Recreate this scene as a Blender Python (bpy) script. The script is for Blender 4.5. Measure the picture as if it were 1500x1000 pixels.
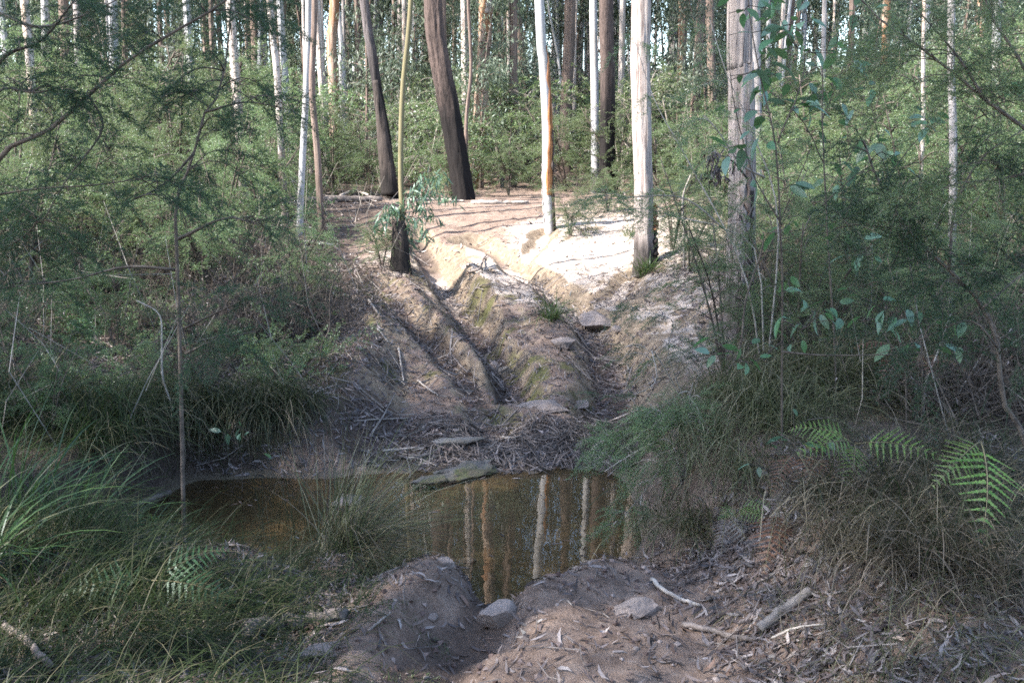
import bpy, math
import numpy as np
from mathutils import Vector, Matrix

for o in list(bpy.data.objects):
    bpy.data.objects.remove(o)
SC = bpy.context.scene
COL = SC.collection
rng = np.random.default_rng(7)

# ---------------------------------------------------------------- camera
CAM_Z = 2.6
PITCH = math.radians(11.06)
F_PX = 1458.0
cam_d = bpy.data.cameras.new('camera')
cam_d.lens = 35.0; cam_d.sensor_width = 36.0; cam_d.clip_start = 0.05; cam_d.clip_end = 2000
cam = bpy.data.objects.new('camera', cam_d); COL.objects.link(cam)
cam.location = (0, 0, CAM_Z); cam.rotation_euler = (math.radians(90) - PITCH, 0, 0)
SC.camera = cam

# ---------------------------------------------------------------- sky, sun, exposure
SUN = Vector((-0.66, -0.30, 0.70)).normalized()          # towards the sun
world = bpy.data.worlds.new('World'); SC.world = world; world.use_nodes = True
wn = world.node_tree.nodes; wl = world.node_tree.links
sky = wn.new('ShaderNodeTexSky'); sky.sky_type = 'NISHITA'; sky.sun_disc = False
sky.sun_elevation = math.asin(SUN.z); sky.sun_rotation = math.atan2(SUN.x, SUN.y)
wn['Background'].inputs['Strength'].default_value = 0.15
wl.new(sky.outputs['Color'], wn['Background'].inputs['Color'])
sun_d = bpy.data.lights.new('sun', 'SUN'); sun_d.energy = 4.0; sun_d.angle = math.radians(0.6); sun_d.color = (1.0, 0.955, 0.90)
sun = bpy.data.objects.new('sun', sun_d); COL.objects.link(sun)
sun.rotation_euler = SUN.to_track_quat('Z', 'Y').to_euler(); sun.location = SUN * 60
vs = SC.view_settings
vs.view_transform = 'Standard'; vs.look = 'None'; vs.gamma = 1.0; vs.use_curve_mapping = False
vs.exposure = 2.45
SC.cycles.max_bounces = 6; SC.cycles.diffuse_bounces = 2; SC.cycles.glossy_bounces = 3
SC.cycles.transmission_bounces = 4; SC.cycles.transparent_max_bounces = 8
SC.cycles.use_denoising = False; SC.cycles.use_adaptive_sampling = False; SC.cycles.sample_clamp_indirect = 4.0
SC.cycles.pixel_filter_type = 'BLACKMAN_HARRIS'; SC.cycles.filter_width = 1.65

# ---------------------------------------------------------------- helpers: numbers
def ss(a, b, x):
    t = np.clip((np.asarray(x, float) - a) / (b - a), 0, 1); return t * t * (3 - 2 * t)
_T = np.random.default_rng(3).random((256, 256))
def vnoise(x, y):
    x = np.asarray(x, float); y = np.asarray(y, float)
    xi = np.floor(x).astype(int); yi = np.floor(y).astype(int); fx = x - xi; fy = y - yi
    fx = fx * fx * (3 - 2 * fx); fy = fy * fy * (3 - 2 * fy)
    a = _T[xi & 255, yi & 255]; b = _T[(xi + 1) & 255, yi & 255]
    c = _T[xi & 255, (yi + 1) & 255]; d = _T[(xi + 1) & 255, (yi + 1) & 255]
    return (a + (b - a) * fx) * (1 - fy) + (c + (d - c) * fx) * fy
def fbm(x, y, o=4, g=0.5):
    s = 0.0; a = 1.0; n = 0.0
    for k in range(o):
        s = s + a * (vnoise(x * 2 ** k + 17 * k, y * 2 ** k + 31 * k) - 0.5); n += a; a *= g
    return s / n * 2            # about -1..1
def unit(v):
    return v / np.maximum(np.linalg.norm(v, axis=-1, keepdims=True), 1e-9)

# ---------------------------------------------------------------- helpers: meshes and objects
class MB:
    """collects vertices and faces, becomes one mesh"""
    def __init__(s): s.v = []; s.f = []; s.n = 0; s.cut = []
    def next_mat(s): s.cut.append(len(s.f)); return s      # faces added from here on take the next material
    def add(s, V, F):
        V = np.asarray(V, np.float32).reshape(-1, 3); F = np.asarray(F, np.int64)
        if len(V) == 0: return s
        s.v.append(V); s.f.append(F + s.n); s.n += len(V); return s
    def mesh(s, name, mat, smooth=False, off=None):
        V = np.concatenate(s.v) if s.v else np.zeros((0, 3), np.float32)
        if off is not None: V = V - np.asarray(off, np.float32)
        me = bpy.data.meshes.new(name)
        me.vertices.add(len(V)); me.vertices.foreach_set('co', V.astype(np.float32).ravel())
        idx = np.concatenate([f.ravel() for f in s.f]); tot = np.concatenate([np.full(len(f), f.shape[1]) for f in s.f])
        me.loops.add(len(idx)); me.loops.foreach_set('vertex_index', idx.astype(np.int32))
        me.polygons.add(len(tot)); st = np.concatenate([[0], np.cumsum(tot)[:-1]])
        me.polygons.foreach_set('loop_start', st.astype(np.int32)); me.polygons.foreach_set('loop_total', tot.astype(np.int32))
        me.polygons.foreach_set('use_smooth', np.full(len(tot), smooth))
        me.update(calc_edges=True)
        for q in (mat if isinstance(mat, (list, tuple)) else [mat]): me.materials.append(q)
        if s.cut:
            mi = np.concatenate([np.full(len(f), sum(c <= k for c in s.cut)) for k, f in enumerate(s.f)])
            me.polygons.foreach_set('material_index', mi.astype(np.int32))
        return me

def obj(name, me, parent=None, loc=None, kind=None, label=None, rot=None, scale=None):
    o = bpy.data.objects.new(name, me); COL.objects.link(o)
    if parent is not None: o.parent = parent
    if loc is not None: o.location = Vector([float(c) for c in loc])
    if rot is not None: o.rotation_euler = rot
    if scale is not None: o.scale = (scale,) * 3 if np.isscalar(scale) else scale
    if kind: o['kind'] = kind
    if label: o['label'] = label
    return o
def tag(o, label, cat, group=None, kind=None):
    o['label'] = label
    if cat: o['category'] = cat
    if group: o['group'] = group
    if kind: o['kind'] = kind
    return o
def thing(name, label, cat, loc, group=None):
    o = obj(name, None, None, loc); o.empty_display_size = 0.1
    return tag(o, label, cat, group)

# ---------------------------------------------------------------- helpers: shapes
def tube(P, R, ns=8, wob=0.0, seed=0, cap=True, lobes=None):
    """tube along points P with radii R; wob = relative roughness of the bark"""
    P = np.asarray(P, float); R = np.broadcast_to(np.asarray(R, float), (len(P),)); m = len(P)
    T = unit(np.gradient(P, axis=0))
    ref = np.array([1.0, 0, 0]) if abs(T[0, 0]) < 0.8 else np.array([0, 1.0, 0])
    A = np.zeros_like(P); a = unit(np.cross(T[0], ref))
    for i in range(m):
        a = unit(a - T[i] * np.dot(a, T[i])); A[i] = a
    B = np.cross(T, A)
    th = np.linspace(0, 2 * np.pi, ns, endpoint=False)
    rr = np.ones((m, ns))
    if wob:
        L = np.concatenate([[0], np.cumsum(np.linalg.norm(np.diff(P, axis=0), axis=1))])[:, None]
        s = seed * 7.3
        q = fbm(np.cos(th)[None] * 2.2 + s + L * 0.15, np.sin(th)[None] * 2.2 + L * 0.7 + s, 2)
        fi = fbm(th[None] * ns / 12.0 + s + 0.6 * fbm(L * 2 + s, th[None] * 0 + s, 2), L * 2.0 + s + 0 * th[None], 3, 0.6)
        rr = rr + wob * (0.9 * q + fi)
    if lobes is not None: rr = rr * lobes(th[None])
    V = P[:, None] + (A[:, None] * np.cos(th)[None, :, None] + B[:, None] * np.sin(th)[None, :, None]) * (R[:, None] * rr)[..., None]
    i, j = np.meshgrid(np.arange(m - 1), np.arange(ns), indexing='ij'); j2 = (j + 1) % ns
    F = np.stack([i * ns + j, i * ns + j2, (i + 1) * ns + j2, (i + 1) * ns + j], -1).reshape(-1, 4)
    V = V.reshape(-1, 3)
    if cap:
        V = np.concatenate([V, P[:1], P[-1:]]); c0 = m * ns; c1 = c0 + 1
        k = np.arange(ns); k2 = (k + 1) % ns
        F = np.concatenate([F, np.stack([k2, k, np.full(ns, c0), np.full(ns, c0)], -1), np.stack([(m - 1) * ns + k, (m - 1) * ns + k2, np.full(ns, c1), np.full(ns, c1)], -1)])
    return V, F
def add_tube(mb, *a, **k):
    V, F = tube(*a, **k)
    q = F[F[:, 2] != F[:, 3]]; t = F[F[:, 2] == F[:, 3]][:, :3]
    n0 = mb.n
    mb.v.append(V.astype(np.float32)); mb.f.append(q + n0)
    if len(t): mb.f.append(t + n0)
    mb.n += len(V); return mb
def spline(P, n):
    P = np.asarray(P, float)
    if len(P) == 2:
        t = np.linspace(0, 1, n)[:, None]; return P[0] * (1 - t) + P[1] * t
    Q = np.concatenate([2 * P[:1] - P[1:2], P, 2 * P[-1:] - P[-2:-1]])
    t = np.linspace(0, len(P) - 1 - 1e-6, n); i = t.astype(int); u = (t - i)[:, None]
    p0, p1, p2, p3 = Q[i], Q[i + 1], Q[i + 2], Q[i + 3]
    return 0.5 * (2 * p1 + (p2 - p0) * u + (2 * p0 - 5 * p1 + 4 * p2 - p3) * u ** 2 + (3 * p1 - p0 - 3 * p2 + p3) * u ** 3)
def frames(D, roll=None):
    """rotation matrices whose x axis is D and whose z axis is as upright as it can be; columns are the axes"""
    D = unit(np.asarray(D, float)); up = np.tile([0, 0, 1.0], (len(D), 1))
    Y = unit(np.cross(up, D) + 1e-6); Z = np.cross(D, Y)
    if roll is not None:
        c, s = np.cos(roll)[:, None], np.sin(roll)[:, None]
        Y, Z = Y * c + Z * s, Z * c - Y * s
    return np.stack([D, Y, Z], -1)
def place(mb, tV, tF, M, S, T):
    """copies of the template (tV, tF) with rotations M, scales S, positions T"""
    n = len(T)
    V = np.einsum('nij,mj->nmi', M, tV) * np.asarray(S, float).reshape(n, 1, -1) + np.asarray(T)[:, None]
    F = (tF[None] + (np.arange(n) * len(tV))[:, None, None]).reshape(-1, tF.shape[1])
    return mb.add(V.reshape(-1, 3), F)
def blades(mb, O, az, el, L, W, droop, seg=4, twist=0.0):
    """arching grass blades: origin, heading, starting elevation, length, width, bend over the length"""
    O = np.asarray(O, float); n = len(O)
    az, el, L, W, droop = [np.broadcast_to(np.asarray(q, float), (n,)) for q in (az, el, L, W, droop)]
    t = np.arange(seg) / seg
    e = el[:, None] - droop[:, None] * (t[None] + 0.5 / seg) ** 1.3
    e = np.maximum(e, -1.35)
    st = np.stack([np.cos(e) * np.cos(az)[:, None], np.cos(e) * np.sin(az)[:, None], np.sin(e)], -1) * (L / seg)[:, None, None]
    C = np.concatenate([O[:, None], O[:, None] + np.cumsum(st, 1)], 1)
    tt = np.linspace(0, 1, seg + 1); w = W[:, None] * (0.75 + 0.5 * tt - 1.2 * tt ** 2.2)[None] * 0.5
    ta = az[:, None] + np.pi / 2 + twist * (tt[None] - 0.3) + (0.5 * np.sin(np.arange(n) * 12.9))[:, None]
    P = np.stack([np.cos(ta), np.sin(ta), 0 * ta + 0.15], -1)
    A = C[:, :seg] + P[:, :seg] * w[:, :seg, None]; B = C[:, :seg] - P[:, :seg] * w[:, :seg, None]
    V = np.concatenate([np.stack([A, B], 2).reshape(n, seg * 2, 3), C[:, seg:]], 1); k = seg * 2 + 1
    q = np.array([[2 * i, 2 * i + 1, 2 * i + 3, 2 * i + 2] for i in range(seg - 1)])
    base = (np.arange(n) * k)[:, None, None]; n0 = mb.n
    mb.v.append(V.reshape(-1, 3).astype(np.float32))
    if len(q): mb.f.append((q[None] + base).reshape(-1, 4) + n0)
    mb.f.append((np.array([[2 * seg - 2, 2 * seg - 1, 2 * seg]])[None] + base).reshape(-1, 3) + n0)
    mb.n += n * k; return mb

# ---------------------------------------------------------------- camera maths (only to find where in the place things stand)
CP, SP = math.cos(PITCH), math.sin(PITCH)
def ray(px, py):
    u = (px - 750) / F_PX; w = -(py - 500) / F_PX
    return np.array([u, CP + w * SP, -SP + w * CP])
def pix(px, py, d):
    v = ray(px, py); return np.array([0, 0, CAM_Z]) + v * (d / v[1])
def hit(px, py, hf=None, near=2.0):
    hf = hf or H
    v = ray(px, py); y = near * (1.0015 ** np.arange(3200)); t = y / v[1]
    X = v[0] * t; Z = CAM_Z + v[2] * t
    below = Z <= hf(X, y); i = int(np.argmax(below))
    if not below[i]: i = len(y) - 1
    return np.array([X[i], y[i], float(hf(X[i], y[i]))])
def gx(px, d, z=None):
    """the ground point at distance d seen in picture column px"""
    x = (px - 750) / F_PX * d
    for _ in range(4):
        zz = float(H(x, d)) if z is None else z
        x = (px - 750) / F_PX * (d * CP + (CAM_Z - zz) * SP)
    return np.array([x, d, float(H(x, d))])

# ---------------------------------------------------------------- terrain
_PY = [-60, -20, 0, 2, 3.2, 4, 4.9, 5.35, 5.8, 6.5, 7.2, 7.75, 8.1, 8.8, 10.7, 13.2, 16.2, 18.5, 25, 35, 60, 150, 420]
_PZ = [3.0, 1.4, 1.0, .72, .42, .34, .34, .18, -.16, -.28, -.2, -.01, .1, .25, .5, .95, 1.35, 1.6, 1.62, 2.2, 4.6, 13, 30]
def smooth_interp(y):
    y = np.asarray(y, float)
    s = 0.0
    for k, w in ((-0.22, .25), (0, .5), (0.22, .25)): s = s + w * np.interp(y + k, _PY, _PZ)
    return s
def Hbase(x, y):
    x = np.asarray(x, float); y = np.asarray(y, float)
    h = smooth_interp(y + ss(5.2, 6, y) * ss(10, 8.5, y) * (.16 * fbm(x * 1.6 + 3, 0 * x, 3) + .05 * fbm(x * 6, y * 2, 2)) + ss(4, 5, y) * ss(6.6, 6, y) * .2 * fbm(x * 1.8 + 33, 0 * x, 2))
    wob = 0.25 * fbm(x * 0.9 + 5, y * 0.6, 2)
    # near bank beyond the pool's near corners
    nl = ss(-0.75, -1.7, x + wob * .6) * ss(5.75, 4.9, y + 0.06 * x)
    h = h + nl * (0.50 - np.minimum(smooth_interp(y), .34))
    h = h + ss(-2.0, -4.5, x) * ss(6.5, 4.5, y) * 0.35
    h = np.maximum(h, -.3 + .62 * np.exp(-((x + 1.0) / .42) ** 2 - ((y - 5.35) / .42) ** 2))      # hummock the reeds grow on
    # far bank beside the pool, undercut and steep
    fl = ss(-0.95, -1.55, x + wob * .4) * ss(7.45, 8.05, y + wob * .3) * ss(16, 9, y)
    h = h + fl * 0.34
    # the pool's end among the grass
    el = ss(-2.35, -3.0, x + wob) * ss(4.5, 5.8, y) * ss(9, 7.6, y)
    h = h + el * (0.55 - np.minimum(h, 0.5))
    h = h + ss(-3, -9, x) * 0.5
    # other side: bank climbing away from the track
    nr = ss(0.80, 1.75, x + wob * .4 - 0.03 * (y - 4.5) + .22 * ss(5.2, 6.2, y)) * ss(9.5, 6.5, y)
    h = h + nr * (0.84 - np.minimum(h, 0.45))
    fr = ss(1.05, 2.4, x + wob * .3 - 0.03 * (y - 8)) * ss(6.5, 9.0, y) * ss(17, 11, y)
    h = h + fr * 0.42
    h = h + ss(3, 9, x) * 0.5
    return h
RUTS = [  # picture polyline, half width, depth
    ([(556, 408), (588, 446), (640, 505), (672, 548), (705, 592), (730, 625)], .17, .16),
    ([(606, 335), (632, 372), (655, 402), (690, 456), (716, 500), (742, 535), (752, 570)], .21, .30),
    ([(690, 345), (722, 362), (760, 386), (796, 412), (838, 440), (872, 476), (890, 510), (900, 545), (880, 590)], .26, .28),
    ([(800, 336), (786, 354), (760, 384)], .15, .12),
    ([(926, 402), (902, 424), (878, 432), (845, 440)], .18, .13),
    ([(500, 318), (512, 345), (508, 378)], .3, .08),
    ([(905, 330), (850, 345), (800, 352)], .25, .05),
    ([(640, 322), (690, 330), (745, 352)], .2, .06),
]
RIDGES = [
    ([(548, 470), (600, 510), (650, 550), (695, 588)], .22, .12),
    ([(585, 415), (640, 470), (690, 520), (705, 540)], .2, .15),
    ([(690, 395), (722, 445), (745, 500)], .17, .11),
    ([(735, 420), (790, 455), (830, 500)], .4, .10),
    ([(770, 520), (810, 528)], .25, .07),
    ([(650, 365), (700, 375), (760, 400), (790, 425)], .22, .12),
    ([(560, 590), (510, 560), (530, 520)], .25, .10),
    ([(925, 470), (960, 510), (990, 560)], .3, .10),
]
FORE = [([(590, 1010), (628, 960), (668, 915), (712, 885), (752, 850), (775, 822)], .2, .17)]
FORE_R = [([(560, 985), (575, 915), (640, 858), (690, 850)], .24, .14), ([(770, 880), (850, 850), (930, 838)], .32, .10), ([(860, 990), (840, 930)], .3, .05)]
def world_line(pl, hf):
    W = np.array([hit(a, b, hf) for a, b in pl])[:, :2]
    n = 24
    return spline(np.c_[W, np.zeros(len(W))], n)[:, :2]
def dist_line(x, y, L):
    d = np.full(np.shape(x), 1e9); 
    for a, b in zip(L[:-1], L[1:]):
        ab = b - a; t = np.clip(((x - a[0]) * ab[0] + (y - a[1]) * ab[1]) / max(ab @ ab, 1e-9), 0, 1)
        d = np.minimum(d, np.hypot(x - a[0] - t * ab[0], y - a[1] - t * ab[1]))
    return d
_RL = [(world_line(p, Hbase), w, d) for p, w, d in RUTS]
_DL = [(world_line(p, Hbase), w, d) for p, w, d in RIDGES]
_FL = [(world_line(p, Hbase), w, d) for p, w, d in FORE]
_FR = [(world_line(p, Hbase), w, d) for p, w, d in FORE_R]
def rutmask(x, y, lines=None):
    m = 0.0 * x
    for L, w, d in (lines or _RL):
        m = np.maximum(m, ss(w * 1.25, w * 0.45, dist_line(x, y, L)) * np.minimum(1, d / .2))
    return m
def H(x, y):
    sc = np.ndim(x) == 0 and np.ndim(y) == 0
    x, y = np.broadcast_arrays(np.atleast_1d(np.asarray(x, float)), np.atleast_1d(np.asarray(y, float)))
    h = Hbase(x, y)
    near = (y > 3) & (y < 22) & (np.abs(x) < 6)
    if near.any():
        a, b = x[near], y[near]
        ja = a + 0.07 * fbm(a * 3, b * 3, 3); jb = b + 0.10 * fbm(a * 3 + 40, b * 3, 3)
        g = 0 * a
        for L, w, d in _DL + _FR: g = g + d * ss(w * 1.5, 0, dist_line(ja, jb, L))
        c = 0 * a
        for L, w, d in _RL + _FL:
            q = dist_line(ja, jb, L); c = np.maximum(c, d * (0.6 * ss(w * 1.5, w * 0.5, q) + 0.4 * ss(w * 3.0, 0, q)))
        h = h.copy(); h[near] += g - c
    amp = ss(1.5, 4, y) * 0.025 + ss(18, 40, y) * .3
    h = h + amp * fbm(x * 1.7, y * 1.7, 3) + ss(25, 12, y) * (0.030 + .014 * ss(6, 5, y)) * fbm(x * 7, y * 7, 4, .65)
    return float(h[0]) if sc else h

def axis(parts):
    return np.unique(np.round(np.concatenate([np.arange(a, b, s) for a, b, s in parts]), 4))
gxs = axis([(-400, -100, 50), (-100, -30, 10), (-30, -10, 1.5), (-10, -4, .2), (-4, 4, .04), (4, 10, .2), (10, 30, 1.5), (30, 100, 10), (100, 401, 50)])
gys = axis([(-60, -10, 5), (-10, 2.5, .5), (2.5, 3.4, .08), (3.4, 9.5, .034), (9.5, 14, .045), (14, 20, .06), (20, 30, .4), (30, 60, 2), (60, 420, 20)])
GX, GY = np.meshgrid(gxs, gys, indexing='ij')
GZ = H(GX, GY)
# ---------------------------------------------------------------- materials
def newmat(name):
    m = bpy.data.materials.new(name); m.use_nodes = True
    nt = m.node_tree; nt.nodes.clear()
    out = nt.nodes.new('ShaderNodeOutputMaterial')
    return m, nt, out
class N:
    """small node-building shorthand"""
    def __init__(s, nt): s.nt = nt
    def __call__(s, t, **k):
        n = s.nt.nodes.new('ShaderNode' + t)
        for a, b in k.items():
            if a.startswith('_'): setattr(n, a[1:], b)
            else:
                i = n.inputs[int(a[1:])] if a[0] == 'i' and a[1:].isdigit() else n.inputs[a.replace('__', ' ')]
                if hasattr(b, 'is_output') or isinstance(b, bpy.types.NodeSocket): s.nt.links.new(b, i)
                else: i.default_value = b
        return n
    def mix(s, f, a, b, mode='MIX'):
        n = s.nt.nodes.new('ShaderNodeMix'); n.data_type = 'RGBA'; n.blend_type = mode
        for i, q in ((0, f), (6, a), (7, b)):
            if isinstance(q, bpy.types.NodeSocket): s.nt.links.new(q, n.inputs[i])
            else: n.inputs[i].default_value = q if np.isscalar(q) else (*q[:3], 1)
        return n.outputs[2]
    def math(s, op, a, b=0.0, c=0.0, clamp=False):
        n = s.nt.nodes.new('ShaderNodeMath'); n.operation = op; n.use_clamp = clamp
        for i, q in enumerate((a, b, c)):
            if isinstance(q, bpy.types.NodeSocket): s.nt.links.new(q, n.inputs[i])
            else: n.inputs[i].default_value = q
        return n.outputs[0]
    def ramp(s, f, stops):
        n = s.nt.nodes.new('ShaderNodeValToRGB'); s.nt.links.new(f, n.inputs[0])
        e = n.color_ramp.elements
        while len(e) < len(stops): e.new(0.5)
        for k, (p, c) in enumerate(stops):
            e[k].position = p; e[k].color = (*c, 1) if not np.isscalar(c) else (c, c, c, 1)
        return n.outputs[0]
    def noise(s, vec, scale, detail=4, rough=0.55, out=0, dist=0.0):
        n = s.nt.nodes.new('ShaderNodeTexNoise'); s.nt.links.new(vec, n.inputs['Vector'])
        n.inputs['Scale'].default_value = scale; n.inputs['Detail'].default_value = detail; n.inputs['Roughness'].default_value = rough
        n.inputs['Distortion'].default_value = dist
        return n.outputs[out]
    def coords(s, scale=(1, 1, 1)):
        t = s.nt.nodes.new('ShaderNodeTexCoord'); m = s.nt.nodes.new('ShaderNodeMapping')
        s.nt.links.new(t.outputs['Object'], m.inputs[0]); m.inputs['Scale'].default_value = scale
        return m.outputs[0]

def leaf_mat(name, cols, trans=0.35, gloss=0.04, rough=0.45, objvar=0.25):
    """two-sided leaf: each leaf (mesh island) takes a colour of its own, each plant a slight shift"""
    m, nt, out = newmat(name); n = N(nt)
    g = n('NewGeometry'); k = len(cols)
    c = n.ramp(g.outputs['Random Per Island'], [(i / max(k - 1, 1), q) for i, q in enumerate(cols)])
    oi = n('ObjectInfo')
    h = n('HueSaturation', i0=n.math('MULTIPLY_ADD', oi.outputs['Random'], 0.035, 0.482), i2=n.math('MULTIPLY_ADD', oi.outputs['Random'], objvar * 2, 1 - objvar), i4=c)
    d = n('BsdfDiffuse', i0=h.outputs[0]); t = n('BsdfTranslucent', i0=n.mix(0.30, h.outputs[0], (0.14, 0.22, 0.06), 'SCREEN'))
    a = n('MixShader', i0=trans, i1=d.outputs[0], i2=t.outputs[0])
    gl = n('BsdfGlossy', i0=(0.9, 0.95, 1, 1)); gl.inputs['Roughness'].default_value = rough
    b = n('MixShader', i0=gloss, i1=a.outputs[0], i2=gl.outputs[0])
    nt.links.new(b.outputs[0], out.inputs[0]); return m

def bark_mat(name, pale, dark, zs=0.12, scale=9.0, burn=0.0, burn_h=1.2, patch=None, pscale=3.0, bump=0.5, smooth_bark=False):
    """bark with long fissures; burn = blackened foot up to burn_h metres; patch = colour of shed or older patches"""
    m, nt, out = newmat(name); n = N(nt)
    scale *= 3.0; zs *= .55
    v = n.coords((1, 1, zs)); v2 = n.coords((1, 1, 1)); v3 = n.coords((1, 1, .14))
    f = n.noise(v, scale, 6, .7, dist=.5); f2 = n.noise(v, scale * 3.1, 5, .7)
    fis = n.math('MULTIPLY_ADD', f, .65, n.math('MULTIPLY', f2, .35))
    col = n.ramp(fis, [(.40, dark), (.49, tuple(.55 * a + .45 * b for a, b in zip(pale, dark))), (.62, pale)] if not smooth_bark else [(.2, tuple(.75 * a + .25 * b for a, b in zip(pale, dark))), (.6, pale)])
    big = n.noise(v3, 1.8, 3, .6)
    col = n.mix(n.math('MULTIPLY', n.ramp(big, [(.4, 0), (.65, 1)]), .45), col, tuple(.5 * q for q in pale), 'MIX')
    if patch:
        pm = n.ramp(n.noise(v3, pscale, 3, .6, dist=.6), [(.5, 0), (.56, 1)])
        col = n.mix(pm, col, patch)
    if burn:
        z = n('SeparateXYZ', i0=n.coords()).outputs[2]
        zz = n.math('ADD', z, n.math('MULTIPLY', n.math('SUBTRACT', n.noise(v, 3.5, 4, .6), .5), burn_h * 1.3))
        bm = n.math('MULTIPLY', n.ramp(n.math('DIVIDE', zz, burn_h), [(.55, 1), (1.0, 0)]), burn)
        col = n.mix(bm, col, (0.012, 0.011, 0.011))
    b = n('Bump', Strength=min(1, bump * 1.6), Distance=.03, Height=fis)
    p = n('BsdfPrincipled', i0=col, Roughness=.9, Normal=b.outputs[0])
    p.inputs['Specular IOR Level'].default_value = .15
    nt.links.new(p.outputs[0], out.inputs[0]); return m

def wood_mat(name, pale, dark, scale=14, moss=0.0):
    m, nt, out = newmat(name); n = N(nt)
    v = n.coords((1, 1, 1)); f = n.noise(v, scale, 5, .7); oi = n('ObjectInfo')
    g = n('NewGeometry').outputs['Random Per Island']
    col = n.ramp(f, [(.3, dark), (.65, pale)])
    h = n('HueSaturation', i2=n.math('MULTIPLY_ADD', g, .7, .65), i4=col)
    c2 = h.outputs[0]
    if moss:
        nz = n('SeparateXYZ', i0=n('NewGeometry').outputs['Normal']).outputs[2]
        mm = n.math('MULTIPLY', n.ramp(n.math('MULTIPLY', n.noise(v, 5, 4, .6), nz), [(.3, 0), (.5, 1)]), moss)
        c2 = n.mix(mm, c2, (.06, .075, .02))
    b = n('Bump', Strength=.5, Distance=.01, Height=f)
    p = n('BsdfPrincipled', i0=c2, Roughness=.85, Normal=b.outputs[0]); p.inputs['Specular IOR Level'].default_value = .2
    nt.links.new(p.outputs[0], out.inputs[0]); return m

def rock_mat(name, pale, dark, moss=0.0):
    m, nt, out = newmat(name); n = N(nt)
    v = n.coords(); f = n.noise(v, 6, 6, .65); f2 = n.noise(v, 40, 4, .7)
    col = n.ramp(n.math('MULTIPLY_ADD', f, .7, n.math('MULTIPLY', f2, .3)), [(.35, dark), (.6, pale)])
    nz = n('SeparateXYZ', i0=n('NewGeometry').outputs['Normal']).outputs[2]
    if moss:
        mm = n.math('MULTIPLY', n.ramp(n.math('MULTIPLY_ADD', n.noise(v, 4, 4, .6), 1, n.math('MULTIPLY', nz, .1)), [(.52, 0), (.62, 1)]), moss)
        col = n.mix(mm, col, (.07, .085, .02))
    dirt = n.ramp(n.noise(v, 5.3, 5, .7), [(.40, 0), (.62, 1)])
    col = n.mix(n.math('MULTIPLY', dirt, .75), col, (.12, .09, .072))
    b = n('Bump', Strength=.9, Distance=.03, Height=n.math('ADD', f, n.math('MULTIPLY', f2, .5)))
    p = n('BsdfPrincipled', i0=col, Roughness=.88, Normal=b.outputs[0]); p.inputs['Specular IOR Level'].default_value = .25
    nt.links.new(p.outputs[0], out.inputs[0]); return m

# ground: colour comes from what lies there (sand, clay, moss, leaf mould, mud), mapped by four masks
def ground_mat():
    m, nt, out = newmat('earth'); n = N(nt)
    at = n('VertexColor', _layer_name='mask'); sp = n('SeparateColor', i0=at.outputs['Color'])
    sand, moss, mould = sp.outputs[0], sp.outputs[1], sp.outputs[2]; wet = at.outputs['Alpha']
    v = n.coords()
    n1 = n.noise(v, 2.2, 6, .65); n2 = n.noise(v, 14, 6, .7); n3 = n.noise(v, 70, 4, .7); n4 = n.noise(v, 260, 2, .6)
    mud = n.ramp(n.math('MULTIPLY_ADD', n2, .6, n.math('MULTIPLY', n1, .4)), [(.33, (.070, .048, .038)), (.44, (.175, .122, .093)), (.55, (.245, .178, .140)), (.70, (.33, .26, .212))])
    sd = n.ramp(n.math('MULTIPLY_ADD', n2, .5, n.math('MULTIPLY', n1, .5)), [(.34, (.27, .205, .155)), (.47, (.40, .33, .275)), (.56, (.47, .40, .345)), (.68, (.54, .47, .415))])
    clay = n.ramp(n2, [(.32, (.14, .10, .070)), (.5, (.235, .178, .125)), (.68, (.33, .26, .19))])
    def edge(msk, lo, hi):
        return n.ramp(n.math('ADD', msk, n.math('MULTIPLY', n.math('SUBTRACT', n.math('MULTIPLY_ADD', n2, .6, n.math('MULTIPLY', n3, .4)), .5), .9)), [(lo, 0), (hi, 1)])
    col = n.mix(edge(sand, .35, .7), mud, sd)
    at2 = n('VertexColor', _layer_name='mask2'); sp2 = n('SeparateColor', i0=at2.outputs['Color'])
    col = n.mix(edge(sp2.outputs[0], .4, .75), col, clay)
    ml = n.ramp(n3, [(.3, (.022, .016, .013)), (.5, (.070, .050, .040)), (.7, (.17, .132, .108))])
    col = n.mix(edge(mould, .35, .7), col, ml)
    ms = n.ramp(n.math('MULTIPLY_ADD', n3, .6, n.math('MULTIPLY', n2, .4)), [(.35, (.05, .055, .016)), (.55, (.105, .11, .03)), (.7, (.16, .15, .055))])
    col = n.mix(n.math('MULTIPLY', edge(moss, .35, 1.0), .85), col, ms)
    grit = n.ramp(n4, [(.62, 0), (.7, 1)])
    col = n.mix(n.math('MULTIPLY', grit, .35), col, (.42, .36, .30))
    spk = n.ramp(n4, [(.33, 1), (.42, 0)])
    col = n.mix(n.math('MULTIPLY', spk, .5), col, (.05, .035, .028))
    col = n.mix(n.math('MULTIPLY', wet, .75), col, n.mix(n2, (.085, .072, .050), (.24, .195, .125)))
    hgt = n.math('ADD', n.math('MULTIPLY', n2, .5), n.math('ADD', n.math('MULTIPLY', n3, .35), n.math('MULTIPLY', n4, .15)))
    b = n('Bump', Strength=1.0, Distance=.05, Height=hgt)
    p = n('BsdfPrincipled', i0=col, Normal=b.outputs[0], Roughness=n.math('MULTIPLY_ADD', wet, -.35, .92)); p.inputs['Specular IOR Level'].default_value = .2
    nt.links.new(p.outputs[0], out.inputs[0]); return m

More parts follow.
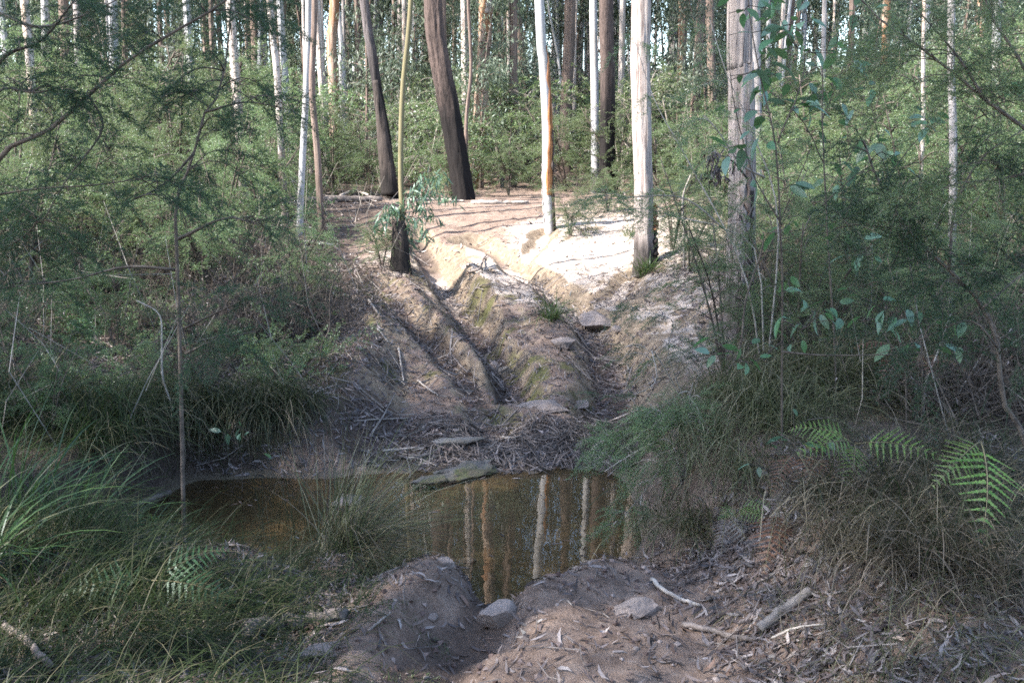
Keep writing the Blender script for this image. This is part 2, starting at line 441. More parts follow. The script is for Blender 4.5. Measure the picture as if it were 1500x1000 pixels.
M = {}
M['ground'] = ground_mat()
M['feather'] = leaf_mat('feathery_leaf', [(.016, .042, .016), (.042, .090, .032), (.090, .155, .052), (.055, .10, .044), (.11, .095, .055)], .38, .035, .38)  # middle tone of the feathery leaf, deepened for bushes in shade
M['feather_lit'] = leaf_mat('pale_feathery_leaf', [(.034, .075, .030), (.10, .165, .060), (.20, .26, .095), (.12, .175, .088), (.17, .155, .095)], .42, .035, .4)  # same leaf again, sunlight put into its paler colour
M['feather_dark'] = leaf_mat('dark_feathery_leaf', [(.011, .032, .016), (.024, .056, .026), (.045, .088, .040), (.03, .06, .03)], .34, .03, .4)  # same leaf again, colour darkened as shade on the near plumes
M['gum'] = leaf_mat('gum_leaf', [(.055, .080, .052), (.10, .130, .085), (.16, .19, .135), (.13, .145, .10)], .32, .03, .5)
M['bluegum'] = leaf_mat('blue_green_leaf', [(.06, .12, .065), (.095, .165, .10), (.13, .20, .13)], .25, .05, .4, .1)
M['broad'] = leaf_mat('broad_leaf', [(.045, .10, .030), (.075, .15, .055), (.06, .125, .06)], .38, .05, .4, .3)
M['sedge'] = leaf_mat('sedge_blade', [(.014, .021, .009), (.032, .041, .017), (.065, .070, .033), (.03, .034, .015), (.20, .17, .11)], .25, .015)
M['strap'] = leaf_mat('green_blade', [(.022, .048, .012), (.045, .085, .022), (.09, .14, .04), (.03, .055, .016), (.19, .17, .09)], .32, .025, .4, .15)
M['drygrass'] = leaf_mat('dry_blade', [(.035, .028, .018), (.10, .08, .05), (.27, .225, .155), (.05, .045, .024), (.16, .13, .085)], .2, .015)
M['fern'] = leaf_mat('fern_leaf', [(.085, .17, .03), (.13, .24, .045), (.18, .28, .065), (.16, .19, .06)], .42, .03, .4, .15)
M['fern_dark'] = leaf_mat('dark_fern_leaf', [(.03, .07, .02), (.045, .09, .03)], .35, .03)
M['fern_dead'] = leaf_mat('dead_fern_leaf', [(.075, .032, .018), (.13, .06, .035), (.16, .09, .06)], .2, .02)
M['fern_grey'] = leaf_mat('withered_fern_leaf', [(.13, .11, .09), (.22, .19, .16)], .2, .02)
M['litter'] = leaf_mat('fallen_leaf', [(.022, .016, .014), (.060, .043, .036), (.12, .087, .073), (.045, .033, .028), (.19, .15, .132), (.08, .057, .047), (.34, .285, .255), (.030, .022, .019), (.15, .09, .058)], .06, .04, .5)
M['twig'] = wood_mat('twig_wood', (.26, .225, .20), (.07, .055, .048))
M['stem'] = wood_mat('shrub_stem', (.13, .105, .085), (.035, .028, .024))
M['palestem'] = wood_mat('pale_stem', (.34, .30, .26), (.13, .11, .09))
M['log'] = wood_mat('weathered_log', (.20, .165, .145), (.04, .032, .028), 9)
M['palelog'] = wood_mat('bleached_log', (.42, .37, .32), (.16, .13, .11), 9)
M['greylog'] = wood_mat('grey_stick', (.30, .26, .225), (.10, .08, .07), 12)
M['stringy'] = bark_mat('stringy_bark', (.50, .425, .38), (.13, .095, .085), .08, 11, burn=.8, burn_h=.5)
M['stringy_grey'] = bark_mat('grey_stringy_bark', (.40, .34, .31), (.085, .065, .058), .07, 10, burn=.55, burn_h=.55)
M['dark'] = bark_mat('dark_bark', (.15, .11, .096), (.02, .016, .015), .22, 13, burn=.93, burn_h=2.6, bump=.9)
M['peel'] = bark_mat('peeling_bark', (.55, .42, .33), (.15, .085, .055), .15, 6, patch=(.30, .16, .09), pscale=4)
M['white'] = bark_mat('smooth_white_bark', (.42, .41, .415), (.24, .225, .22), .1, 4, smooth_bark=True, bump=.25, patch=(.31, .295, .285), pscale=5)
M['shadegrass'] = leaf_mat('shaded_grass_blade', [(.008, .015, .006), (.017, .027, .010), (.038, .048, .018), (.014, .022, .009), (.12, .105, .062)], .22, .008)  # greens darkened to stand for shade over the near bank
M['pinkish'] = bark_mat('mottled_bark', (.56, .50, .46), (.26, .20, .17), .15, 6, burn=.6, burn_h=1.5, patch=(.40, .31, .25), pscale=3)
M['brown'] = bark_mat('brown_bark', (.27, .20, .165), (.07, .05, .042), .1, 9, burn=.5, burn_h=1.0)
M['olive'] = bark_mat('olive_bark', (.19, .165, .095), (.09, .078, .05), .2, 6, smooth_bark=True, bump=.15)
M['char'] = bark_mat('charred_bark', (.20, .17, .165), (.02, .018, .018), .15, 8, burn=.97, burn_h=3.2, bump=.9)
M['black'] = bark_mat('burnt_stump', (.10, .08, .07), (.012, .011, .011), .12, 9, burn=.8, burn_h=.6, bump=.9)
M['ribbon'] = bark_mat('shed_bark', (.42, .20, .085), (.09, .035, .02), .06, 12, patch=(.20, .10, .055), pscale=6)
M['greytrunk'] = bark_mat('grey_trunk', (.42, .385, .37), (.17, .145, .135), .12, 7, patch=(.30, .26, .24), pscale=2.5)
M['rock'] = rock_mat('pale_rock', (.36, .30, .27), (.15, .12, .105))
M['rock_grey'] = rock_mat('grey_rock', (.27, .25, .235), (.11, .10, .09), .35)
M['rock_moss'] = rock_mat('mossy_rock', (.19, .178, .165), (.06, .055, .05), .9)

M['clod'] = leaf_mat('clod', [(.07, .05, .042), (.15, .115, .098), (.22, .175, .15), (.34, .29, .255)], .0, .0)
M['sedge_pale'] = leaf_mat('pale_sedge_blade', [(.030, .038, .015), (.075, .082, .036), (.15, .14, .075), (.045, .05, .022), (.27, .23, .155)], .25, .015)
def water_mat():
    m, nt, out = newmat('creek_water'); n = N(nt)
    v = n.coords((1, 1, 1))
    b = n('Bump', Strength=.05, Distance=.02, Height=n.noise(v, 3.5, 3, .5))
    fr = n('Fresnel', IOR=1.33, Normal=b.outputs[0])
    gl = n('BsdfGlossy', i0=(1, 1, 1, 1), Normal=b.outputs[0]); gl.inputs['Roughness'].default_value = .015
    tr = n('BsdfTransparent', i0=(.90, .83, .68, 1))
    x = n('MixShader', i0=fr.outputs[0], i1=tr.outputs[0], i2=gl.outputs[0])
    nt.links.new(x.outputs[0], out.inputs[0]); return m
M['water'] = water_mat()

# ---------------------------------------------------------------- the ground sheet
def masks(x, y):
    z = H(x, y)
    n1 = fbm(x * .9, y * .9, 4); n2 = fbm(x * 2.5 + 9, y * 2.5, 4)
    rut = rutmask(x, y); near = y < 9.3
    track = ss(2.6, 1.6, np.abs(x - .35 - .03 * (y - 8)) + .35 * n1 - ss(12, 16, y) * .9)
    slope = np.hypot(*np.gradient(z, gxs, gys)) if z.shape == GX.shape else np.zeros_like(z)
    up = ss(10.2, 12.5, y + (x - .8) * .55 + .8 * n2)
    sand = up * ss(-2.6 - 1.2 * ss(13, 16, y), -1.0 - 1.2 * ss(13, 16, y), x + .5 * n1) * ss(4.2, 2.6, x + .4 * n1) * ss(21, 18.2, y) * (1 - .25 * rut)
    sand = sand * (1 - .8 * ss(.5, -.9, x + .4 * n1 - .25 * (y - 14)) * ss(13.5, 15, y)) * (1 - .55 * ss(16.3, 17.4, y + .4 * n1))
    sand = np.maximum(sand, .75 * ss(8.2, 9.5, y) * ss(.9, 1.3, x) * ss(2.5, 1.9, x) * ss(14, 11, y))
    sand = np.maximum(sand, .5 * ss(.2, .5, slope) * ss(4.6, 5, y) * ss(6, 5.6, y) * ss(0, .15, x) * ss(1.0, .6, x))
    clay = ss(.22, .6, slope + .22 * n2) * ss(7.9, 8.6, y) * ss(20, 16, y) * track * 1.0
    moss = 1.0 * ss(.10, .40, slope + .1 * n1) * ss(-.15, .45, n2 + .5 * fbm(x * 6, y * 6, 2)) * ss(8, 9, y) * ss(14, 12, y) * ss(1.3, .5, x) * ss(-2.2, -1.6, x)
    moss = np.maximum(moss, .75 * ss(-1.3, -1.9, x) * ss(7.4, 8, y) * ss(9, 8.3, y))
    moss = np.maximum(moss, .8 * ss(.95, 1.3, x) * ss(2.1, 1.6, x) * ss(3, 3.6, y) * ss(5.2, 4.6, y) * ss(-.2, .5, n2))
    moss = np.maximum(moss, .6 * ss(1.2, 1.6, x) * ss(2.6, 2.2, x) * ss(8.5, 9.2, y) * ss(10.6, 10, y) * ss(-.1, .4, n2))
    mould = np.maximum(1 - track, .8 * rut * ss(8, 9, y)) * (1 - .8 * sand)
    mould = np.maximum(mould, ss(7.6, 7.9, y) * ss(9.0, 8.3, y) * ss(2, 1.2, np.abs(x)) * .85)
    mould = np.maximum(mould, .8 * ss(-.5, -1.6, x) * ss(7.8, 8.5, y) * ss(13, 11, y) * ss(-.3, .3, n2))
    mould = np.maximum(mould, .75 * rutmask(x, y, _FL))
    wet = ss(.09, -.03, z + .03 * n2) * ss(3, 5, y) * ss(10, 8.5, y)
    return np.stack([sand, moss, mould, wet], -1), np.stack([clay, 0 * clay, 0 * clay, 0 * clay + 1], -1)
MK, MK2 = masks(GX, GY)
nxn, nyn = GX.shape
ii, jj = np.meshgrid(np.arange(nxn - 1), np.arange(nyn - 1), indexing='ij')
gF = np.stack([ii * nyn + jj, (ii + 1) * nyn + jj, (ii + 1) * nyn + jj + 1, ii * nyn + jj + 1], -1).reshape(-1, 4)
mb = MB(); mb.add(np.stack([GX, GY, GZ], -1), gF)
gme = mb.mesh('ground', M['ground'], True)
for nm, a in (('mask', MK), ('mask2', MK2)):
    ca = gme.color_attributes.new(nm, 'FLOAT_COLOR', 'POINT'); ca.data.foreach_set('color', np.clip(a, 0, 1).astype(np.float32).ravel())
ground = obj('ground', gme); ground['kind'] = 'structure'
def normals(x, y):
    e = .03
    n = np.stack([-(H(x + e, y) - H(x - e, y)) / (2 * e), -(H(x, y + e) - H(x, y - e)) / (2 * e), np.ones_like(x)], -1)
    return unit(n)

# water: a level sheet filling the creek bed
wx = np.linspace(-3.4, 2.6, 40); wy = np.linspace(4.9, 8.4, 24)
WX, WY = np.meshgrid(wx, wy, indexing='ij')
i2, j2 = np.meshgrid(np.arange(39), np.arange(23), indexing='ij')
wF = np.stack([i2 * 24 + j2, (i2 + 1) * 24 + j2, (i2 + 1) * 24 + j2 + 1, i2 * 24 + j2 + 1], -1).reshape(-1, 4)
mb = MB(); mb.add(np.stack([WX, WY, 0 * WX], -1), wF)
water = obj('creek_water', mb.mesh('creek_water', M['water'], True)); water['kind'] = 'structure'
# ---------------------------------------------------------------- foliage templates
def sample_line(P, t):
    P = np.asarray(P); x = np.asarray(t) * (len(P) - 1); i = np.clip(x.astype(int), 0, len(P) - 2); u = (x - i)[:, None]
    return P[i] * (1 - u) + P[i + 1] * u, unit(P[i + 1] - P[i])
def perp(D, r):
    a = unit(np.cross(D, r.normal(size=D.shape))); return a
def sticks(mb, A, B, ra, rb=None):
    """three-sided twigs from points A to points B"""
    A = np.asarray(A, float); B = np.asarray(B, float); n = len(A)
    if n == 0: return
    ra = np.broadcast_to(ra, (n,)); rb = ra * .5 if rb is None else np.broadcast_to(rb, (n,))
    D = unit(B - A); u = unit(np.cross(D, np.array([.31, .52, .79]))); w = np.cross(D, u)
    V = []
    for P, r in ((A, ra), (B, rb)):
        for k in range(3):
            a = 2.0944 * k; V.append(P + (u * math.cos(a) + w * math.sin(a)) * r[:, None])
    V = np.stack(V, 1).reshape(-1, 3)
    q = np.array([[0, 1, 4, 3], [1, 2, 5, 4], [2, 0, 3, 5]])
    mb.add(V, (q[None] + (np.arange(n) * 6)[:, None, None]).reshape(-1, 4))
def feather_spray(seed, L=.9, leaf=.020, wid=.0064, twstep=.044, step=.0165):
    """a plume of the fine-leaved shrub: axis along x, thin twigs, needle leaves. returns leaf V,F and twig starts and ends"""
    r = np.random.default_rng(seed)
    ax = np.linspace(0, 1, 12); P = np.c_[ax * L, .05 * L * np.sin(ax * 4 + r.random() * 6), -.16 * L * ax ** 2 + .03 * L * np.sin(ax * 3)]
    t = np.arange(.10, 1.0, twstep / L); t = np.repeat(t, 2) + r.uniform(-.5, .5, 2 * len(t)) * twstep / L; t = np.clip(t, .05, .995)
    side = np.tile([1, -1], len(t) // 2)
    O, D = sample_line(P, t)
    ang = np.radians(r.uniform(32, 68, len(t)))
    up = r.normal(.05, .32, len(t))
    d = np.c_[np.cos(ang), np.sin(ang) * side, up]; d = unit(d)
    ln = L * .34 * (1 - .72 * t) * r.uniform(.45, 1.15, len(t)) * ss(0, .2, t + .08)
    E = O + d * ln[:, None] + np.c_[np.zeros(len(t)), np.zeros(len(t)), -.12 * ln]
    # second order twiglets
    k = 3
    tt = r.uniform(.25, .85, (len(t), k)); O2 = (O[:, None] + (E - O)[:, None] * tt[..., None]).reshape(-1, 3)
    d2 = unit(np.repeat(d, k, 0) + .75 * r.normal(size=(len(t) * k, 3)) * [1, 1, .6]); l2 = np.repeat(ln, k) * r.uniform(.25, .5, len(t) * k)
    E2 = O2 + d2 * l2[:, None]
    A = np.concatenate([O, O2]); B = np.concatenate([E, E2]); LN = np.concatenate([ln, l2])
    n = np.maximum(2, (LN / step * 2).astype(int)); idx = np.repeat(np.arange(len(A)), n)
    u = r.random(len(idx)); Q = A[idx] + (B - A)[idx] * u[:, None]; T = unit((B - A)[idx])
    ld = unit(T * r.uniform(.3, 1.1, len(idx))[:, None] + perp(T, r) * 1.0)
    wv = perp(ld, r) * (wid * r.uniform(.8, 1.5, len(idx)))[:, None] * .5
    tip = Q + ld * (leaf * r.uniform(.6, 1.3, len(idx)))[:, None]
    V = np.stack([Q + wv, tip, Q - wv], 1).reshape(-1, 3); F = np.arange(len(V)).reshape(-1, 3)
    TA = P[:-1:2]; TB = np.r_[P[2::2], P[-1:]][:len(TA)]
    s_ = np.array([0, 0, .0011]); TW = np.stack([O - s_, O + s_, E], 1).reshape(-1, 3)      # fine twigs: slivers
    return dict(V=V, F=F, A=TA, B=TB, R=np.linspace(.0045, .0018, len(TA)), W=TW, WF=np.arange(len(TW)).reshape(-1, 3))
SPRAYS = [feather_spray(k, .8) for k in range(5)]
SPRAYS_MID = [feather_spray(20 + k, .8, .034, .0105, .075, .032) for k in range(4)]
SPRAYS_FAR = [feather_spray(40 + k, .8, .055, .017, .16, .06) for k in range(3)]
def put_sprays(fol, wood, lib, O, D, S, r, roll=.5):
    """sprays of the library at O pointing along D with size S"""
    O = np.asarray(O); D = np.asarray(D); S = np.asarray(S); k = r.integers(0, len(lib), len(O))
    Mx = frames(D, r.normal(0, roll, len(O)))
    for q in range(len(lib)):
        m = k == q
        if not m.any(): continue
        sp = lib[q]
        place(fol, sp['V'], sp['F'], Mx[m], S[m], O[m])
        if wood is not None:
            A = (np.einsum('nij,mj->nmi', Mx[m], sp['A']) * S[m][:, None, None] + O[m][:, None]).reshape(-1, 3)
            B = (np.einsum('nij,mj->nmi', Mx[m], sp['B']) * S[m][:, None, None] + O[m][:, None]).reshape(-1, 3)
            sticks(wood, A, B, (sp['R'][None] * S[m][:, None]).ravel()); place(wood, sp['W'], sp['WF'], Mx[m], S[m], O[m])
def feather_shrub(r, stems, rad, nbr, blen, lib, slen, per=4, t0=.25, bias=None, biasw=0.0, el=(-.1, .55), fol=None, wood=None, thin=1.0):
    """stems: list of polylines (local). side branches grow from them, plumes from the branches"""
    fol = fol or MB(); wood = wood or MB()
    for i, S in enumerate(stems):
        S = spline(S, 14); add_tube(wood, S, np.linspace(rad, rad * .3, 14) * r.uniform(.7, 1.1), 6, .06, i)
        n = max(2, int(nbr / len(stems)))
        t = t0 + (1 - t0) * r.random(n) ** .85; O, D = sample_line(S, t)
        az = r.uniform(0, 2 * np.pi, n); e = r.uniform(el[0], el[1], n)
        d = np.c_[np.cos(az) * np.cos(e), np.sin(az) * np.cos(e), np.sin(e)]
        if bias is not None: d = unit(d + biasw * np.asarray(bias))
        ln = blen * r.uniform(.5, 1.15, n) * (1.05 - .55 * t)
        for k in range(n):
            tt = np.linspace(0, 1, 6)[:, None]
            B = O[k] + d[k] * ln[k] * tt + np.array([0, 0, 1]) * (.16 * ln[k] * np.sin(tt * 3.1) - .10 * ln[k] * tt ** 2) + np.cumsum(r.normal(0, .012, (6, 3)), 0) * ln[k]
            add_tube(wood, B, np.linspace(rad * .34, .0022, 6) * thin, 4)
            m = per; ts = np.r_[np.sort(r.uniform(.2, .95, m - 1)), 1.0]; Q, T = sample_line(B, ts)
            sd = unit(T + r.normal(0, .55, (m, 3)) * [1, 1, .55])
            sd[-1] = T[-1]
            put_sprays(fol, wood, lib, Q, sd, slen * r.uniform(.55, 1.15, m), r)
    return fol, wood
def gum_leaves(fol, C, rad, n, r, L=.11, W=.019, droop=.75):
    """hanging lance-shaped leaves around the centres C"""
    k = len(C); P = np.repeat(C, n, 0) + r.normal(0, 1, (k * n, 3)) * np.repeat(np.broadcast_to(rad, (k,)), n)[:, None] * [1, 1, .75]
    d = unit(r.normal(0, 1, (k * n, 3)) * [.8, .8, .5] + [0, 0, -droop * 1.4]); w = perp(d, r); l = L * r.uniform(.6, 1.3, k * n)
    ww = W * r.uniform(.7, 1.3, k * n)
    sag = np.cross(d, w) * (l * .10)[:, None]
    m = P + d * (l * .42)[:, None] + sag; tip = P + d * l[:, None]
    V = np.stack([P, m + w * ww[:, None] * .5, tip, m - w * ww[:, None] * .5], 1).reshape(-1, 3)
    fol.add(V, np.arange(len(V)).reshape(-1, 4)); return fol

# ---------------------------------------------------------------- crowns of the gum trees (three kinds, shared)
CROWNS = []
for s_ in range(3):
    r = np.random.default_rng(100 + s_); fol = MB(); wood = MB(); K = 34
    th = r.uniform(0, 2 * np.pi, K); rr = np.sqrt(r.random(K)) * 2.7; zz = r.uniform(-1.6, 3.6, K); rr *= np.clip(1.15 - np.abs(zz - .6) / 4, .3, 1)
    C = np.c_[np.cos(th) * rr, np.sin(th) * rr, zz]
    gum_leaves(fol, C, r.uniform(.35, .7, K), 110, r, .20, .045)
    for c in C[::2]:
        st = np.array([0, 0, c[2] - .5 * np.hypot(c[0], c[1]) - .4]); mid = (st + c) / 2 + r.normal(0, .15, 3) + [0, 0, -.1]
        add_tube(wood, spline([st, mid, c], 7), np.linspace(.05, .012, 7), 5)
    add_tube(wood, spline([(0, 0, -3.2), (.1, 0, 0), (0, .1, 3.2)], 8), np.linspace(.085, .02, 8), 6)
    CROWNS.append((fol.mesh('gum_crown', M['gum']), wood.mesh('gum_limbs', M['greytrunk'], True)))

TREES = {}
def trunk_tree(label, pts, w, d=None, H_=15.0, mat='greytrunk', ns=14, wob=.05, flare=.5, group=None, crown=1.0, name='gum_tree', step=.25, base_px=None, taper=.45, top=None, cat='tree'):
    """pts: picture points along the trunk from its foot upward; d: distance (from the ground at the foot if it can be seen); w: trunk width in picture pixels near the foot"""
    if d is None: d = hit(*pts[0])[1]
    P = [pix(a, b, d) for a, b in pts]
    b0 = gx(base_px if base_px is not None else pts[0][0], d)
    P = [b0 - [0, 0, .12]] + [p for p in P if p[2] > b0[2] + .25]
    seed = len(TREES) + 1; r = np.random.default_rng(500 + seed)
    if top is None:
        dr = unit(P[-1] - P[-2]) if len(P) > 1 else np.array([0, 0, 1.])
        z0 = P[-1][2]; hh = b0[2] + H_
        if hh - z0 > 1.5:
            P.append(P[-1] + (dr * .6 + [0, 0, .4]) * (hh - z0) * .5); P.append(P[-1] + np.array([dr[0] * .15, dr[1] * .15, .5]) * (hh - z0))
    rad = w * (d * CP + 1.5 * SP) / F_PX / 2
    Q = spline(P, 60); L = np.concatenate([[0], np.cumsum(np.linalg.norm(np.diff(Q, axis=0), axis=1))])
    zz = np.concatenate([np.arange(0, min(9.0, L[-1]), step), np.linspace(min(9.0, L[-1]), L[-1], 14)]); zz = np.unique(np.round(zz, 4))
    Q = np.stack([np.interp(zz, L, Q[:, k]) for k in range(3)], 1)
    R = rad * (1 - (1 - taper) * zz / L[-1]) * (1 + flare * np.exp(-zz / (rad * 1.6)))
    V = MB(); add_tube(V, Q, R, ns, wob, seed, lobes=(lambda t: 1 + .0 * t))
    root = thing(name, label, cat, b0, group)
    tr = obj('trunk', V.mesh('trunk', M[mat], True, b0), root)
    TREES[label] = (root, Q, R, b0)
    if crown:
        if d > 25:
            q_ = Q[int(np.argmin(np.abs(Q[:, 2] - b0[2] - H_ * .72)))] - b0; obj('crown', CROWNS[(seed + 1) % 3][0], root, q_, 'stuff', None, (0, 0, r.uniform(0, 6)), crown * .85)
        cm, wm = CROWNS[seed % 3]; rz = r.uniform(0, 6.28); sc = crown * r.uniform(.85, 1.15)
        tp = Q[-1] - b0
        cr = obj('crown', cm, root, tp, 'stuff', None, (0, 0, rz), sc)
        obj('limbs', wm, root, tp, 'stuff', None, (0, 0, rz), sc)
    return root, Q, R, b0
def shell_strip(Q, R, z0, z1, a0, a1, thick, name, mat, root, b0, seed=0, lift=1.03, n=40):
    """a strip of bark hugging the trunk between two heights; a0,a1: functions or numbers, angle from +x towards the viewer"""
    r = np.random.default_rng(seed); z = Q[:, 2] - b0[2]
    t = np.linspace(0, 1, n); zz = z0 + (z1 - z0) * t
    P = np.stack([np.interp(zz, z, Q[:, k]) for k in range(3)], 1); RR = np.interp(zz, z, R)
    k = 7; A0 = (a0(t) if callable(a0) else np.full(n, a0)) + .3 * fbm(t * 14 + seed, t * 0 + seed, 3); A1 = (a1(t) if callable(a1) else np.full(n, a1)) + .35 * fbm(t * 14 + seed + 9, t * 0, 3)
    a = A0[:, None] + (A1 - A0)[:, None] * np.linspace(0, 1, k)[None]
    D = np.stack([np.cos(a), -np.sin(a), 0 * a], -1)
    inn = P[:, None] + D * (RR * .97)[:, None, None]; out = P[:, None] + D * (RR * lift + thick * (1 + .5 * fbm(t * 20, t * 0 + seed, 2)))[:, None, None]
    out[:, 0] = inn[:, 0] * .2 + out[:, 0] * .8; out[:, -1] = inn[:, -1] * .2 + out[:, -1] * .8
    V = np.concatenate([out, inn[:, ::-1]], 1).reshape(-1, 3); kk = 2 * k
    i, j = np.meshgrid(np.arange(n - 1), np.arange(kk), indexing='ij'); j2 = (j + 1) % kk
    F = np.stack([i * kk + j, i * kk + j2, (i + 1) * kk + j2, (i + 1) * kk + j], -1).reshape(-1, 4)
    mb = MB(); mb.add(V, F); return obj(name, mb.mesh(name, M[mat], True, b0), root)

# ---------------------------------------------------------------- the trees one can tell apart
trunk_tree('dark rough-barked trunk curving towards the charred one, blackened at its foot, on the sandy bench', [(681, 292), (668, 215), (655, 140), (641, 70), (634, 0)], 30, None, 14, 'dark', 48, .17, .12, step=.05)
root, Q, R, b0 = trunk_tree('sunlit tan trunk shedding ribbons of bark, behind the dark curved trunk', [(699, 240), (704, 150), (709, 60), (710, 0)], 20, 24, 17, 'peel', 24, .10, .3, step=.1, base_px=697)
for k in range(7):
    z = 1.0 + k * .75
    shell_strip(Q, R, z, z + .9, -.3 + .5 * (k % 3), .8 + .6 * (k % 3), .03, 'bark_strip', ['peel', 'pinkish', 'brown'][k % 3], root, b0, k)
root, Q, R, b0 = trunk_tree('smooth white trunk with a long orange strip of peeling bark', [(806, 338), (802, 280), (801, 180), (796, 90), (790, 0)], 15, None, 17, 'white', 24, .012, .06, step=.1)
def zat(px, py, d): return pix(px, py, d)[2]
dd = b0[1]
shell_strip(Q, R, zat(800, 285, dd) - b0[2], zat(800, 68, dd) - b0[2], lambda t: -.5 + 0 * t, lambda t: 1.75 - 1.15 * t ** 1.5, .014, 'bark_strip', 'ribbon', root, b0, 3)
shell_strip(Q, R, .0, zat(800, 190, dd) - b0[2], lambda t: .15 + .2 * t, lambda t: 1.0 - .5 * t, .03, 'bark_strip', 'black', root, b0, 5)
shell_strip(Q, R, .1, zat(800, 240, dd) - b0[2], lambda t: 2.6 + .2 * t, lambda t: 2.95 + 0 * t, .012, 'bark_strip', 'greytrunk', root, b0, 7)
root, Q, R, b0 = trunk_tree('straight pale stringy-barked trunk at the edge of the sunlit sand, burnt hollow at its foot', [(943, 393), (943, 300), (940, 150), (939, 0)], 29, None, 16, 'stringy', 44, .12, .35, step=.05)
shell_strip(Q, R, -.05, .62, lambda t: -.7 + 0 * t, lambda t: .75 - .6 * t ** 2, .05, 'burnt_hollow', 'black', root, b0, 2, 1.0)
shell_strip(Q, R, .5, .85, lambda t: -.6 + 0 * t, lambda t: .5 - .3 * t, .05, 'bark_strip', 'ribbon', root, b0, 4, 1.0)
root, Q, R, b0 = trunk_tree('thick grey stringy-barked trunk among the tussocks, with ragged bark at its foot', [(1082, 487), (1084, 380), (1088, 240), (1086, 100), (1084, 0)], 38, None, 15, 'stringy_grey', 44, .16, .4, step=.05, taper=.5)
for k in range(5):
    shell_strip(Q, R, .0 + .12 * k, .9 + .25 * k, .2 + .35 * k, .45 + .35 * k, .02, 'bark_strip', ['brown', 'stringy_grey', 'black'][k % 3], root, b0, 11 + k, 1.02)

# pole growing out of a burnt stump
root, Q, R, b0 = trunk_tree('slim olive pole growing from a blackened stump, drooping blue-green leaves round it', [(588, 394), (590, 330), (587, 250), (590, 130), (602, 0)], 8.5, None, 9, 'olive', 12, .02, .1, crown=.4, name='sapling_on_stump', base_px=587)
mb = MB(); sp_ = spline([b0 - [0, 0, .1], b0 + [0, 0, .3], b0 + [-.02, 0, .62]], 26)
add_tube(mb, sp_, np.linspace(.13, .085, 26) * (1 + .3 * np.exp(-np.linspace(0, .7, 26) / .1)), 30, .16, 9); obj('stump', mb.mesh('stump', M['black'], True, b0), root)
r = np.random.default_rng(61); fol = MB(); wood = MB()
dd = b0[1]
for (tx, ty), s_ in zip([(645, 255), (662, 290), (640, 320), (560, 318), (548, 340), (625, 345), (600, 360), (612, 270), (575, 300), (650, 262)], range(10)):
    a = pix(589, 300 + s_ * 5, dd); e = pix(tx, ty, dd + r.uniform(-.3, .3)); mid = (a + e) / 2 + [0, 0, .12]
    B = spline([a, mid, e], 9); add_tube(wood, B, np.linspace(.006, .002, 9), 4)
    gum_leaves(fol, B[3:], .05, 9, r, .15, .022, .9)
obj('foliage', fol.mesh('foliage', M['bluegum'], False, b0), root, kind='stuff'); obj('branches', wood.mesh('branches', M['stem'], True, b0), root, kind='stuff')

# charred split trunk
root, Q, R, b0 = trunk_tree('charred split trunk with a broken side, standing where the bench begins', [(577, 292), (567, 215), (556, 150), (545, 80), (533, 0)], 15, None, 12, 'char', 28, .12, .25, step=.07, crown=.7)
mb = MB(); S_ = [pix(572, 285, b0[1] - .12), pix(561, 200, b0[1] - .15), pix(550, 118, b0[1] - .15)]
add_tube(mb, spline(S_, 34), np.linspace(.16, .05, 34), 20, .28, 3); obj('split_limb', mb.mesh('split_limb', M['black'], True, b0), root)
mb = MB(); add_tube(mb, spline([pix(556, 150, b0[1] + .1), pix(541, 70, b0[1] + .1), pix(536, 0, b0[1] + .1), pix(534, -80, b0[1] + .1)], 20), np.linspace(.06, .045, 20), 12, .05, 3); obj('limb', mb.mesh('limb', M['greytrunk'], True, b0), root)

